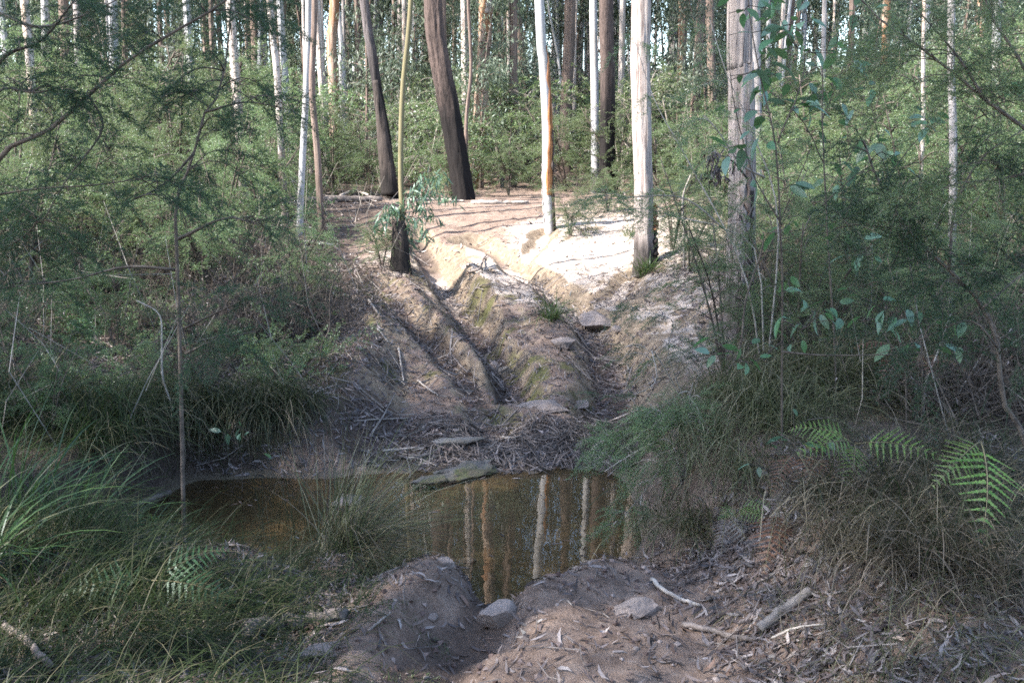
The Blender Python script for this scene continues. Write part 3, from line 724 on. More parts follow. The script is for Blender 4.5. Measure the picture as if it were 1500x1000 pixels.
OTHER = [
    ('white thin trunk leaning against its ragged brown neighbour', [(437, 346), (443, 240), (449, 120), (452, 0)], 11, None, 12, 'white', None),
    ('ragged brown thin trunk meeting the leaning white one', [(472, 356), (466, 240), (457, 125), (461, 0)], 11, None, 11, 'brown', None),
    ('thin trunk white above and brown below, next to the leaning pair', [(418, 332), (411, 200), (405, 100), (395, 0)], 12, None, 13, 'pinkish', None),
    ('pinkish mottled trunk rising out of the sunlit feathery shrubs', [(359, 312), (352, 200), (344, 90), (337, 0)], 15, None, 14, 'pinkish', None),
    ('smooth white trunk behind the long slanting branch', [(170, 200), (167, 80), (165, 0)], 16, 22, 16, 'white', None),
    ('brown trunk with pale flaking side, outermost behind the feathery plumes', [(54, 260), (44, 90), (36, 0)], 14, 15, 14, 'pinkish', None),
    ('bluish white trunk just beside the outermost flaking one', [(66, 120), (66, 0)], 14, 24, 16, 'white', None),
    ('dark brown trunk between two white ones above the plumes', [(97, 150), (93, 0)], 17, 23, 15, 'brown', None),
    ('grey-brown trunk close to the smooth white trunk', [(116, 140), (112, 0)], 13, 27, 15, 'greytrunk', None),
    ('tan hollow trunk beyond the leaning white pair', [(489, 150), (486, 60), (490, 0)], 18, 27, 14, 'peel', None),
    ('brown trunk behind the mottled and the half-white ones', [(376, 150), (372, 0)], 15, 30, 15, 'brown', None),
    ('dark brown trunk whose dead arms fork upward', [(413, 110), (410, 55), (414, 0)], 15, 29, 14, 'brown', None),
    ('mauve-brown thin trunk behind the charred split one', [(529, 160), (522, 0)], 10, 28, 15, 'brown', None),
    ('reddish-brown trunk bent halfway, between the peeling and the white-and-orange trunks', [(770, 150), (762, 60), (755, 0)], 17, 27, 15, 'brown', None),
    ('brown thick trunk with a side limb, beyond the white-and-orange one', [(829, 160), (833, 80), (835, 0)], 21, 29, 17, 'brown', None),
    ('white trunk touching a dark thick one', [(872, 262), (871, 130), (869, 0)], 14, 22.5, 16, 'white', None),
    ('dark shaggy thick trunk close behind the white one, burnt low down', [(889, 280), (890, 130), (888, 0)], 26, 22, 16, 'dark', None),
    ('thin reddish pole between the dark shaggy trunk and the pale stringy one', [(911, 190), (914, 0)], 7, 30, 13, 'pinkish', None),
    ('thin pale trunk just past the pale stringy one', [(999, 170), (997, 0)], 10, 30, 15, 'peel', None),
    ('brown trunk halfway between the two stringy-barked trunks', [(1043, 150), (1041, 60), (1040, 0)], 15, 25, 15, 'brown', None),
    ('mauve-grey trunk showing beside the thick stringy-barked one', [(1110, 200), (1108, 0)], 14, 19, 15, 'greytrunk', None),
    ('slim pale grey trunk with dark knots among the broad-leaved twigs', [(1389, 560), (1394, 380), (1396, 200), (1394, 0)], 13, 9.5, 12, 'greytrunk', None),
    ('very thin pale pole close to the slim knotted trunk', [(1346, 330), (1352, 180), (1354, 0)], 7, 10.5, 10, 'pinkish', None),
    ('bluish white trunk nearest the edge behind the dark plumes', [(1459, 150), (1461, 0)], 15, 20, 15, 'white', None),
    ('orange-brown peeling trunk beside the bluish white one', [(1436, 150), (1437, 0)], 13, 22, 15, 'peel', None),
    ('pale trunk high behind the broad-leaved shrubs', [(1296, 150), (1299, 0)], 14, 24, 15, 'peel', None),
    ('thin grey trunk behind the tallest broad-leaved shrub', [(1205, 160), (1208, 0)], 8, 20, 13, 'greytrunk', None),
    ('slender dark trunk growing beside the dark curved one, forked', [(683, 180), (690, 100), (686, 0)], 6, 20.5, 10, 'brown', None),
    ('thin whitish trunk seen between the peeling trunk and the bent reddish one', [(733, 200), (735, 0)], 8, 34, 15, 'white', None),
    ('thin tan trunk just before the bent reddish one', [(748, 200), (744, 0)], 7, 31, 14, 'pinkish', None),
    ('thin white trunk deep in the wood past the olive pole', [(609, 150), (608, 0)], 7, 36, 15, 'white', None),
    ('grey thin trunk deep in the wood beside the charred one', [(505, 160), (503, 0)], 7, 34, 15, 'greytrunk', None),
]
for lab, pts, w, d, hh, mt, _ in OTHER:
    trunk_tree(lab, pts, w * .9, d, hh, mt, 18, .09 if mt not in ('white',) else .02, .25, crown=.65 if pts[0][0] < 560 else .8, step=.12)

# ---------------------------------------------------------------- the mass of the wood behind (stuff): many plants scattered on points
def scatter(name, label, protos, P, S, RZ, IDX, cat):
    """one object: copies of the prototype meshes on the points P"""
    src = bpy.data.collections.new(name + '_source')
    for k, me in enumerate(protos): src.objects.link(bpy.data.objects.new('%s_%02d' % (name, k), me))
    me = bpy.data.meshes.new(name); me.vertices.add(len(P)); me.vertices.foreach_set('co', np.asarray(P, np.float32).ravel())
    for nm, a, ty in (('size', S, 'FLOAT'), ('turn', RZ, 'FLOAT'), ('which', IDX, 'INT')):
        at = me.attributes.new(nm, ty, 'POINT'); at.data.foreach_set('value', np.asarray(a, np.int32 if ty == 'INT' else np.float32))
    o = obj(name, me); tag(o, label, cat, None, 'stuff')
    ng = bpy.data.node_groups.new(name, 'GeometryNodeTree')
    ng.interface.new_socket('Geometry', in_out='INPUT', socket_type='NodeSocketGeometry'); ng.interface.new_socket('Geometry', in_out='OUTPUT', socket_type='NodeSocketGeometry')
    gi = ng.nodes.new('NodeGroupInput'); go = ng.nodes.new('NodeGroupOutput'); ip = ng.nodes.new('GeometryNodeInstanceOnPoints'); ci = ng.nodes.new('GeometryNodeCollectionInfo')
    ci.inputs[0].default_value = src; ci.inputs[1].default_value = True; ci.inputs[2].default_value = True
    def at(nm, ty):
        a = ng.nodes.new('GeometryNodeInputNamedAttribute'); a.data_type = ty; a.inputs[0].default_value = nm; return a.outputs[0]
    L = ng.links.new
    mp = ng.nodes.new('GeometryNodeMeshToPoints'); L(gi.outputs[0], mp.inputs['Mesh'])
    L(mp.outputs[0], ip.inputs['Points']); L(ci.outputs[0], ip.inputs['Instance']); ip.inputs['Pick Instance'].default_value = True
    L(at('which', 'INT'), ip.inputs['Instance Index']); L(at('size', 'FLOAT'), ip.inputs['Scale'])
    cx = ng.nodes.new('ShaderNodeCombineXYZ'); L(at('turn', 'FLOAT'), cx.inputs[2]); L(cx.outputs[0], ip.inputs['Rotation'])
    L(ip.outputs[0], go.inputs[0])
    o.modifiers.new('scatter', 'NODES').node_group = ng
    return o
def proto_feather(seed, h, lib, n, mat, nst=4, sl=.75):
    r = np.random.default_rng(seed); st = []
    for k in range(nst):
        a = r.uniform(0, 6.28); q = r.uniform(.1, .45) * h
        st.append([(0, 0, -.1), (np.cos(a) * q * .3, np.sin(a) * q * .3, h * .4), (np.cos(a) * q, np.sin(a) * q, h * r.uniform(.75, 1))])
    return feather_shrub(r, st, .012 * h, n, .42 * h, lib, sl, 4, .12)
def joined(fol, wood, m1, m2, name):
    n0 = fol.n; fol.next_mat()
    for v in wood.v: fol.v.append(v)
    for f in wood.f: fol.f.append(f + n0)
    fol.n += wood.n
    return fol.mesh(name, [m1, m2])
PROT = []
for k in range(3):
    f, w_ = proto_feather(200 + k, 2.4, SPRAYS_FAR, 40, 'x', 4, 1.0); PROT.append(joined(f, w_, M['feather_lit'], M['palestem'], 'scrub_bush'))
for k in range(3):       # young gums with hanging leaves
    r = np.random.default_rng(230 + k); f = MB(); w_ = MB(); h = 6.5
    S_ = spline([(0, 0, -.1), (.1, .1, h * .5), (r.normal(0, .3), r.normal(0, .3), h)], 14); add_tube(w_, S_, np.linspace(.05, .012, 14), 6, .05, k)
    t = r.uniform(.12, 1, 46); O, D = sample_line(S_, t); az = r.uniform(0, 6.28, 46); ln = 1.25 * r.uniform(.4, 1, 46) * (1.1 - .6 * t)
    E = O + np.c_[np.cos(az) * ln, np.sin(az) * ln, .25 * ln]; sticks(w_, O, E, .012)
    gum_leaves(f, E, .26, 46, r, .17, .034); gum_leaves(f, (E + O) / 2, .22, 22, r, .17, .034)
    PROT.append(joined(f, w_, M['gum'], M['brown'], 'young_gum'))
r = np.random.default_rng(260); f = MB(); w_ = MB()     # dry twiggy tangle
A = r.normal(0, .5, (260, 3)) * [1, 1, .1] + [0, 0, .1]; B = A + unit(r.normal(0, 1, (260, 3)) * [1, 1, .7] + [0, 0, .9]) * r.uniform(.3, 1.3, 260)[:, None]
sticks(w_, A, B, .009, .003); A2 = A[:, None] + (B - A)[:, None] * r.uniform(.3, .9, (260, 3, 1)); A2 = A2.reshape(-1, 3); sticks(w_, A2, A2 + unit(r.normal(0, 1, A2.shape) + [0, 0, .4]) * .35, .004)
gum_leaves(f, B[::3], .1, 3, r, .08, .02); PROT.append(joined(f, w_, M['feather'], M['palestem'], 'dry_scrub')); f = MB(); gum_leaves(f, B[::4], .1, 4, r, .07, .02); TANGLE = joined(f, w_, M['litter'], M['stem'], 'twig_tangle')
FARP = []
for k in range(3):       # distant tall gums, trunk and hanging crown
    r = np.random.default_rng(280 + k); f = MB(); w_ = MB(); h = 15 + 3 * k
    S_ = spline([(0, 0, -.5), (.2, .1, h * .5), (r.normal(0, .8), r.normal(0, .8), h)], 16); add_tube(w_, S_, np.linspace(.19, .05, 16), 8, .06, k)
    t = r.uniform(.28, 1, 60); O, D = sample_line(S_, t); az = r.uniform(0, 6.28, 60); ln = 2.6 * r.uniform(.3, 1, 60) * (1.15 - .5 * t)
    E = O + np.c_[np.cos(az) * ln, np.sin(az) * ln, .5 * ln]; sticks(w_, O, E, .035, .01)
    gum_leaves(f, E, .55, 60, r, .30, .07); FARP.append(joined(f, w_, M['gum'], M['greytrunk' if k != 1 else 'pinkish'], 'distant_gum'))
for k in range(3):       # slender pale poles with a small high crown
    r = np.random.default_rng(290 + k); f = MB(); w_ = MB(); h = 12
    S_ = spline([(0, 0, -.2), (r.normal(0, .25), .1, h * .35), (r.normal(0, .4), 0, h * .7), (r.normal(0, .5), r.normal(0, .5), h)], 24); add_tube(w_, S_, np.linspace(.075, .025, 24), 8, .06, k)
    t = r.uniform(.55, 1, 24); O, D = sample_line(S_, t); az = r.uniform(0, 6.28, 24); E = O + np.c_[np.cos(az), np.sin(az), 0 * az + .5] * r.uniform(.3, 1.1, 24)[:, None]; sticks(w_, O, E, .014)
    gum_leaves(f, E, .28, 40, r, .18, .036); PROT.append(joined(f, w_, M['gum'], M[('pinkish', 'white', 'brown')[k]], 'pole_gum'))
r = np.random.default_rng(300)
def wedge(n, y0, y1, pw=1.0, k=.60, m=3.0):
    y = y0 + (y1 - y0) * r.random(n) ** pw; x = r.uniform(-1, 1, n) * (k * y + m); return x, y
x, y = wedge(420, 20.3, 62, 1.25)
keep = ~((np.abs(x - .3) < 4.0) & (y < 21.4)) & ~((y < 25) & (r.random(len(x)) < .4)); x, y = x[keep], y[keep]
which = r.choice(7, len(x), p=[.20, .20, .14, .10, .09, .09, .18]); sz = r.uniform(.6, 1.25, len(x))
x3, y3 = wedge(190, 23, 55, 1.0); x2, y2 = wedge(34, 27, 46, 1.0); x, y = np.r_[x, x2, x3], np.r_[y, y2, y3]; which = np.r_[which, r.integers(3, 6, 34), r.integers(7, 10, 190)]; sz = np.r_[sz, r.uniform(1.4, 2.2, 34), r.uniform(.7, 1.5, 190)]
scatter('distant_scrub', 'dense mass of sunlit scrub and young gums filling the wood behind the bench', PROT, np.c_[x, y, H(x, y)], sz, r.uniform(0, 6.28, len(x)), which, 'scrub')
x, y = wedge(170, 40, 140, 1.1, .62, 8)
scatter('distant_forest', 'far-off forest of gums closing the view behind the scrub', FARP, np.c_[x, y, H(x, y)], r.uniform(.7, 1.3, len(x)), r.uniform(0, 6.28, len(x)), r.integers(0, 3, len(x)), 'forest')

# the wood goes on behind and beside the camera
a = np.radians(np.r_[r.uniform(185, 355, 60), r.uniform(-25, 20, 16), r.uniform(160, 190, 12)]); rr = r.uniform(19, 42, len(a)); x, y = np.cos(a) * rr, np.sin(a) * rr
scatter('surrounding_forest', 'the same wood of gums going on behind the camera', FARP + PROT[3:6], np.c_[x, y, H(x, y)], r.uniform(.7, 1.05, len(x)), r.uniform(0, 6.28, len(x)), r.integers(0, 6, len(x)), 'forest')
# unseen gums added behind and beside the camera so their crowns shade the creek
for k, (x, y, hh, sc) in enumerate([(-13.8, -1, 12, 1.45), (-9.5, .2, 11.5, 1.2), (-12.5, 3.0, 12, 1.1), (-9.0, 3.3, 11.5, 1.0), (-16.5, 1.4, 13, 1.4), (-7, -2.8, 10.5, 1.2), (-11, -4.2, 12, 1.25), (-5.2, .2, 10, .95), (-13.2, .9, 12.6, 1.1), (-11.9, 5.7, 12.2, .9)]):
    b = np.array([x, y, float(H(x, y))]); mb = MB(); S_ = spline([b - [0, 0, .2], b + [.2, 0, hh * .5], b + [0, .2, hh]], 20)
    add_tube(mb, S_, np.linspace(.22, .1, 20), 12, .06, k); root = thing('gum_tree', 'tall gum beside the camera whose crown shades the creek', 'tree', b, 'gums shading the creek')
    obj('trunk', mb.mesh('trunk', M['greytrunk'], True, b), root); cm, wm = CROWNS[k % 3]
    for q in range(2):
        obj('crown', cm, root, S_[-1] - b + [.8 * q, -.7 * q, 1.2 * q - .5], 'stuff', None, (0, 0, k + 2.2 * q), sc * (1 - .15 * q))
    obj('limbs', wm, root, S_[-1] - b, 'stuff', None, (0, 0, k), sc)
# ---------------------------------------------------------------- feathery shrubs
def add_shrub(name, label, base, fol, wood, mat, group=None, cat='shrub', wmat='stem'):
    root = thing(name, label, cat, base, group)
    obj('foliage', fol.mesh('foliage', M[mat], False, base), root, kind='stuff'); obj('branches', wood.mesh('branches', M[wmat], True, base), root, kind='stuff')
    return root
def line(pts, d):
    d = np.broadcast_to(d, (len(pts),)); return [pix(a, b, q) for (a, b), q in zip(pts, d)]

# slim sapling at the pool's edge
b0 = gx(268, 5.75); r = np.random.default_rng(401)
main = [b0 - [0, 0, .15]] + line([(268, 700), (265, 560), (262, 450), (257, 300), (268, 270), (284, 225), (301, 163), (322, 135), (335, 60), (340, -40)], np.linspace(5.75, 6.0, 10))
fol, wood = feather_shrub(r, [main], .014, 20, .55, SPRAYS, .46, 4, .5, el=(-.25, .4))
for pl in ([(272, 480), (330, 452), (390, 425), (437, 414)], [(272, 518), (318, 497), (374, 486)], [(258, 395), (184, 391), (102, 410), (-20, 424)], [(284, 225), (240, 270), (180, 300)], [(300, 165), (360, 150), (420, 160)], [(262, 350), (330, 320), (380, 330)]):
    feather_shrub(r, [line(pl, np.linspace(5.85, 5.6, len(pl)))], .010, 6, .30, SPRAYS, .40, 3, .35, el=(-.3, .3), fol=fol, wood=wood)
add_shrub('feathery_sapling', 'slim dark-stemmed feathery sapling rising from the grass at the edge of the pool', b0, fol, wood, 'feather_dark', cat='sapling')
# shrub outside the frame whose branches slant across the upper corner
b0 = np.array([-3.5, 5.2, float(H(-3.5, 5.2))]); r = np.random.default_rng(402); fol = MB(); wood = MB()
hub = pix(-60, 300, 5.1)
add_tube(wood, spline([b0 - [0, 0, .1], (b0 + hub) / 2 + [.1, 0, 0], hub], 12), np.linspace(.05, .03, 12), 8, .06, 3)
for pl, rd in (([(-60, 300), (0, 232), (20, 212), (70, 192), (130, 140), (185, 90), (250, 50), (322, 8), (380, -40)], .019), ([(-60, 300), (0, 285), (60, 276), (130, 272), (210, 262)], .010), ([(-60, 300), (-20, 190), (0, 132), (50, 136), (100, 126)], .012), ([(130, 140), (150, 190), (100, 260), (60, 330)], .007), ([(-60, 300), (0, 358), (40, 342), (62, 312)], .012), ([(-60, 200), (0, 90), (60, 60), (110, 0)], .012), ([(0, 20), (60, 40), (130, 20), (190, -10)], .009)):
    feather_shrub(r, [line(pl, np.linspace(5.1, 4.9, len(pl)))], rd, 11 if rd > .011 else 7, .36, SPRAYS, .42, 3, .3, el=(-.35, .35), fol=fol, wood=wood, thin=.7)
add_shrub('feathery_shrub', 'feathery shrub whose long bare branch slants across the upper corner above the sapling', b0, fol, wood, 'feather_dark')
# dark stem curving up through the plumes on the other side
b0 = gx(1530, 4.9); r = np.random.default_rng(403); fol = MB(); wood = MB()
for pl, rd, nb in (([(1530, 760), (1500, 640), (1468, 585), (1462, 510), (1440, 450), (1390, 395), (1330, 338), (1288, 270), (1265, 205)], .020, 22), ([(1462, 510), (1420, 470), (1340, 500), (1280, 520)], .006, 6), ([(1440, 450), (1500, 400), (1540, 380)], .007, 5), ([(1390, 395), (1400, 300), (1440, 230), (1500, 190)], .007, 10), ([(1330, 338), (1250, 330), (1180, 350)], .005, 8)):
    feather_shrub(r, [line(pl, np.linspace(4.8, 5.0, len(pl)))], rd, nb, .42, SPRAYS, .42, 3, .35, el=(-.3, .4), fol=fol, wood=wood, thin=.6)
add_shrub('feathery_shrub', 'feathery shrub with a dark curving stem sweeping up from the bank beside the ferns', b0, fol, wood, 'feather_dark')
b0 = np.array([2.9, 4.6, float(H(2.9, 4.6))]); r = np.random.default_rng(404); fol = MB(); wood = MB()
hub = pix(1560, 230, 4.6); add_tube(wood, spline([b0 - [0, 0, .1], (b0 + hub) / 2, hub], 12), np.linspace(.04, .025, 12), 8, .06, 3)
for pl, rd, nb in (([(1560, 230), (1466, 163), (1442, 146), (1400, 110), (1336, 61), (1290, 30), (1245, -20)], .012, 20), ([(1442, 146), (1400, 80), (1330, 0)], .008, 8), ([(1560, 230), (1480, 260), (1400, 270), (1330, 300)], .008, 12), ([(1560, 230), (1500, 100), (1450, 20), (1440, -40)], .01, 8)):
    feather_shrub(r, [line(pl, np.linspace(4.6, 4.7, len(pl)))], rd, nb, .40, SPRAYS, .42, 3, .2, el=(-.35, .3), fol=fol, wood=wood, thin=.6)
add_shrub('feathery_shrub', 'feathery shrub whose dark branch slants down across the upper corner past the slim knotted trunk', b0, fol, wood, 'feather_lit')
# low shrub hanging over the pool
b0 = gx(1000, 6.25); r = np.random.default_rng(405)
st = [[b0 - [0, 0, .05], b0 + [-.10, -.05, .30], pix(935, 660, 6.3), pix(885, 690, 6.2)], [b0, b0 + [-.05, .1, .3], pix(940, 630, 6.5), pix(880, 650, 6.6)], [b0, b0 + [-.1, -.1, .2], pix(940, 725, 6.1), pix(905, 765, 6.05)], [b0, b0 + [.1, 0, .4], pix(1010, 590, 6.3), pix(1015, 560, 6.3)], [b0, b0 + [.0, 0, .35], pix(975, 610, 6.3), pix(950, 590, 6.4)]]
fol, wood = feather_shrub(r, st, .009, 50, .26, SPRAYS, .30, 4, .2, bias=(-1, -.2, -.3), biasw=.6, el=(-.4, .4))
add_shrub('feathery_shrub', 'bright feathery low shrub hanging over the end of the pool', b0, fol, wood, 'feather_lit', wmat='palestem')
r = np.random.default_rng(406); b0 = gx(1010, 7.6)
fol, wood = feather_shrub(r, [[b0, b0 + [-.2, -.1, .5], pix(985, 470, 7.4), pix(935, 455, 7.3)], [b0, b0 + [-.3, 0, .5], pix(960, 560, 7.3), pix(900, 590, 7.2)], [b0, b0 + [.1, 0, .5], pix(1030, 520, 7.5), pix(1040, 470, 7.4)]], .008, 18, .3, SPRAYS, .28, 3, .4, bias=(-1, 0, 0), biasw=.5)
add_shrub('feathery_shrub', 'sparse feathery shrub reaching twigs over the sandy side of the rut', b0, fol, wood, 'feather', wmat='palestem')
# long thin branch crossing in front of the pale stringy trunk
r = np.random.default_rng(407); b0 = gx(1120, 7.6)
fol, wood = feather_shrub(r, [[b0, pix(1110, 380, 7.6), pix(1060, 335, 7.6), pix(990, 318, 7.7), pix(930, 305, 7.8), pix(860, 325, 7.9)], [b0, pix(1090, 400, 7.5), pix(1010, 240, 7.6), pix(960, 150, 7.7), pix(930, 60, 7.8)], [b0, pix(1140, 330, 7.8), pix(1105, 200, 7.8), pix(1065, 110, 7.8), pix(1040, 30, 7.9)], [pix(1120, 260, 7.8), pix(1085, 240, 7.7), pix(1050, 190, 7.6), pix(1030, 170, 7.6)], [pix(1060, 335, 7.6), pix(1000, 290, 7.6), pix(915, 290, 7.7), pix(850, 300, 7.8)]], .009, 44, .34, SPRAYS, .32, 3, .4, bias=(-1, 0, .1), biasw=.5, el=(-.2, .3), thin=.6)
add_shrub('feathery_shrub', 'feathery shrub with long thin branches crossing in front of the pale stringy-barked trunk', b0, fol, wood, 'feather_lit', wmat='palestem')

NEARV = []
for k, (h, nb) in enumerate([(1.7, 40), (1.5, 36)]):
    r = np.random.default_rng(420 + k); st = []
    for q in range(5):
        a = q * 1.26 + r.normal(0, .2); w = r.uniform(.2, .5) * h
        st.append([(0, 0, -.05), (np.cos(a) * w * .35, np.sin(a) * w * .35, h * .4), (np.cos(a) * w, np.sin(a) * w, h * r.uniform(.7, 1))])
    f, w_ = feather_shrub(r, st, .012, nb, .55, SPRAYS, .42, 3, .15)
    NEARV.append((f, w_))
MIDV = []
for k in range(3):
    f, w_ = proto_feather(430 + k, 2.3, SPRAYS_MID, 60, 'x', 5, .62); MIDV.append((f, w_))
VAR = {}
for key, lst in (('n', NEARV), ('m', MIDV)):
    for k, (f, w_) in enumerate(lst):
        VAR[key, k] = (f.mesh('foliage', M['feather']), w_.mesh('branches', M['stem'], True))
_c = [0]
def put_shrub(px, d, sc, kind, mt, label, group=None, name='feathery_shrub', zs=1.0):
    _c[0] += 1; r = np.random.default_rng(900 + _c[0])
    b = gx(px, d); k = r.integers(0, len(NEARV if kind == 'n' else MIDV)); fm, wm_ = VAR[kind, k]
    root = thing(name, label, 'shrub', b - [0, 0, .03], group); root.rotation_euler = (r.normal(0, .05), r.normal(0, .05), r.uniform(0, 6.28)); root.scale = (sc, sc, sc * zs)
    o = obj('foliage', fm, root, kind='stuff'); obj('branches', wm_, root, kind='stuff')
    o.material_slots[0].link = 'OBJECT'; o.material_slots[0].material = M[mt]
    return root
SH = [
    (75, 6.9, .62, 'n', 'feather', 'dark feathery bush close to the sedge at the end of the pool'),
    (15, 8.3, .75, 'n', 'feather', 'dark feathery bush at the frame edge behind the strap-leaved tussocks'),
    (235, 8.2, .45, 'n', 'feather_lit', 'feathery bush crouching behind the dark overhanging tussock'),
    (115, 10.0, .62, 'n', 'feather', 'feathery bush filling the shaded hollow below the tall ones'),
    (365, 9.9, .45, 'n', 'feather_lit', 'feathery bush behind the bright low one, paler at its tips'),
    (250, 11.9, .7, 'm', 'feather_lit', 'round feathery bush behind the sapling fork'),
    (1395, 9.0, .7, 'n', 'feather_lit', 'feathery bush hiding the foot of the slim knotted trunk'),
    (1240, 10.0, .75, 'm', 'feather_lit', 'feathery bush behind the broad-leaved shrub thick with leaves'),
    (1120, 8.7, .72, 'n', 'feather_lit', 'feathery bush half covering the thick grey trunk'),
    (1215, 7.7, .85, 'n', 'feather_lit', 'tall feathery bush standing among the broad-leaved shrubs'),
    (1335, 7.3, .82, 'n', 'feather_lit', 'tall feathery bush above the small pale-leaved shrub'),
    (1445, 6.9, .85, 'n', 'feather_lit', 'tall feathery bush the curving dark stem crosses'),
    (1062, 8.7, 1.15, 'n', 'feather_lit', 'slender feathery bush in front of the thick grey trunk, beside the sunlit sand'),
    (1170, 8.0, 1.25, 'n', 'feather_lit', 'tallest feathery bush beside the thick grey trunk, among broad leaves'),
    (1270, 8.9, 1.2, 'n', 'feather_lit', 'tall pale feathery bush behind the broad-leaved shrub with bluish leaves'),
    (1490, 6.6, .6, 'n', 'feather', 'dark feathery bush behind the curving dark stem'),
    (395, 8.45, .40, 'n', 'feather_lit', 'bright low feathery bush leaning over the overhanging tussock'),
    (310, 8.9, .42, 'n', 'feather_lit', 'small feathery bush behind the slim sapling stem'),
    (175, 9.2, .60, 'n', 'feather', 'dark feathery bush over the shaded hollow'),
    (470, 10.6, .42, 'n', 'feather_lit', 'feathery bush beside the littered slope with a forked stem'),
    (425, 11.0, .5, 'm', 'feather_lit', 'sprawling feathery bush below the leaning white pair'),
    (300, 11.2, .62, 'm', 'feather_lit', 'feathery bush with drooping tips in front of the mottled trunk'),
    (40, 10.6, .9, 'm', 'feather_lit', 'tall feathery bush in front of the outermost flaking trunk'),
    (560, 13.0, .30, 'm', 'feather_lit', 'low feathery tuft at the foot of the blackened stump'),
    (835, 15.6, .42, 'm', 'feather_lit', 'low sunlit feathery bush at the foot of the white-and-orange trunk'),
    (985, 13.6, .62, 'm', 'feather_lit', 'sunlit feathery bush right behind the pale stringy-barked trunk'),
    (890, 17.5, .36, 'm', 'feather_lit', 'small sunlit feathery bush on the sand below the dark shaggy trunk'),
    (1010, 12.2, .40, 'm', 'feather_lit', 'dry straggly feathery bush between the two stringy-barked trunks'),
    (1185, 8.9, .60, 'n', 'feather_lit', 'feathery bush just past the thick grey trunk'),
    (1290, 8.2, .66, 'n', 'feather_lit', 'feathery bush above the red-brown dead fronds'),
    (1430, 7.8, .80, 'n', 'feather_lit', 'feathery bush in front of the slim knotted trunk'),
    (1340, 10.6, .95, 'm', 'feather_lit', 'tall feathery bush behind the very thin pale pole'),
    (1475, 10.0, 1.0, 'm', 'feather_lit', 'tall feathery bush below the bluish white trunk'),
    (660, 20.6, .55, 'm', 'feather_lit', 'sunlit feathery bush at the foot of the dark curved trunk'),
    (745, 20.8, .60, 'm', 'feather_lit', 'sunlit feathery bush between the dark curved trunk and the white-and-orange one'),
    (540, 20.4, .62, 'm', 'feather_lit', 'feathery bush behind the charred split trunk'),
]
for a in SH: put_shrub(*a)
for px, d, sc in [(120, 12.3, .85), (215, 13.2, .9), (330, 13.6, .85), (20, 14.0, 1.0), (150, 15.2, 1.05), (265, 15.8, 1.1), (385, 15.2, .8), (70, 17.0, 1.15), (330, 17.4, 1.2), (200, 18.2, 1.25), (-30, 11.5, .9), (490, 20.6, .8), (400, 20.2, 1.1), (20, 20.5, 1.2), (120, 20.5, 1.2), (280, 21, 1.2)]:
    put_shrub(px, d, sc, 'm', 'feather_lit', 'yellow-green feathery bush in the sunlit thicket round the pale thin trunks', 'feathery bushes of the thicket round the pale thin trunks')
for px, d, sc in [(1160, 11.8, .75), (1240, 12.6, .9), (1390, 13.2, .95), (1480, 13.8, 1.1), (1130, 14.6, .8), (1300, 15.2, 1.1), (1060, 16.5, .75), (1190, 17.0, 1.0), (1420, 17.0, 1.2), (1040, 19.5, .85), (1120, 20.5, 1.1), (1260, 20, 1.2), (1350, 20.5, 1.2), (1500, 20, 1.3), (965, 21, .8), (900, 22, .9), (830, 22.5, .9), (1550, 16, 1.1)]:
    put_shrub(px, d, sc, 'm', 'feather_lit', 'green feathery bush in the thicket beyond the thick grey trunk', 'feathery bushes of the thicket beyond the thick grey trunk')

# ---------------------------------------------------------------- broad-leaved shrubs: every leaf a part
def leaf_mesh(name, L, W, mat, fold=.18, n=7):
    t = np.linspace(0, 1, n); w = W * .5 * np.sin(np.pi * np.clip(t, .0, 1) ** .8) ** .8
    x = t * L; z = -.22 * L * t ** 2
    V = np.concatenate([np.c_[x, 0 * x, z], np.c_[x, w, z + fold * w], np.c_[x, -w, z + fold * w]])
    F = [[i, i + 1, n + i + 1, n + i] for i in range(n - 1)] + [[i + 1, i, 2 * n + i, 2 * n + i + 1] for i in range(n - 1)]
    mb = MB(); mb.add(V, np.array(F)); return mb.mesh(name, M[mat], True)
LEAVES = [leaf_mesh('leaf', .115, .052, 'broad'), leaf_mesh('leaf', .09, .042, 'broad'), leaf_mesh('leaf', .13, .050, 'bluegum')]
def broad_shrub(label, pls, d, seed, nl, rad=.008, sc=1.0, tmin=.25):
    r = np.random.default_rng(seed); P0 = [line(p, d) for p in pls]; b = gx(pls[0][0][0], d)
    P0[0] = [b - [0, 0, .05]] + P0[0]; root = thing('broad_leaved_shrub', label, 'shrub', b)
    wood = MB(); spots = []
    for k, P in enumerate(P0):
        S = spline(P, 26); S = S + .012 * np.cumsum(r.normal(0, .25, S.shape), 0) * .5; add_tube(wood, S, np.linspace(rad, rad * .3, 26) * (1 if k == 0 else .6), 6, .08, k)
        n = max(4, int(nl * len(P) / sum(len(q) for q in P0) / 2.2)); t = r.uniform(tmin if k == 0 else .2, 1, n); O, D = sample_line(S, t); az = r.uniform(0, 6.28, n); ln = r.uniform(.06, .28, n)
        E = O + np.c_[np.cos(az) * ln, np.sin(az) * ln, r.uniform(-.02, .12, n)]; sticks(wood, O, E, .0028, .0015)
        for q in range(n):
            for m in range(r.integers(1, 4)): spots.append((E[q] - (E[q] - O[q]) * .35 * m, az[q] + r.normal(0, 1.0)))
        spots.append((S[-1], r.uniform(0, 6.28)))
    for p, a in spots[:nl]:
        obj('leaf', LEAVES[r.integers(0, 3)], root, p - b, None, None, (r.normal(0, .5), r.normal(.35, .45), a), sc * r.uniform(.65, 1.2))
    obj('stem', wood.mesh('stem', M['stem'], True, b), root, kind='stuff')
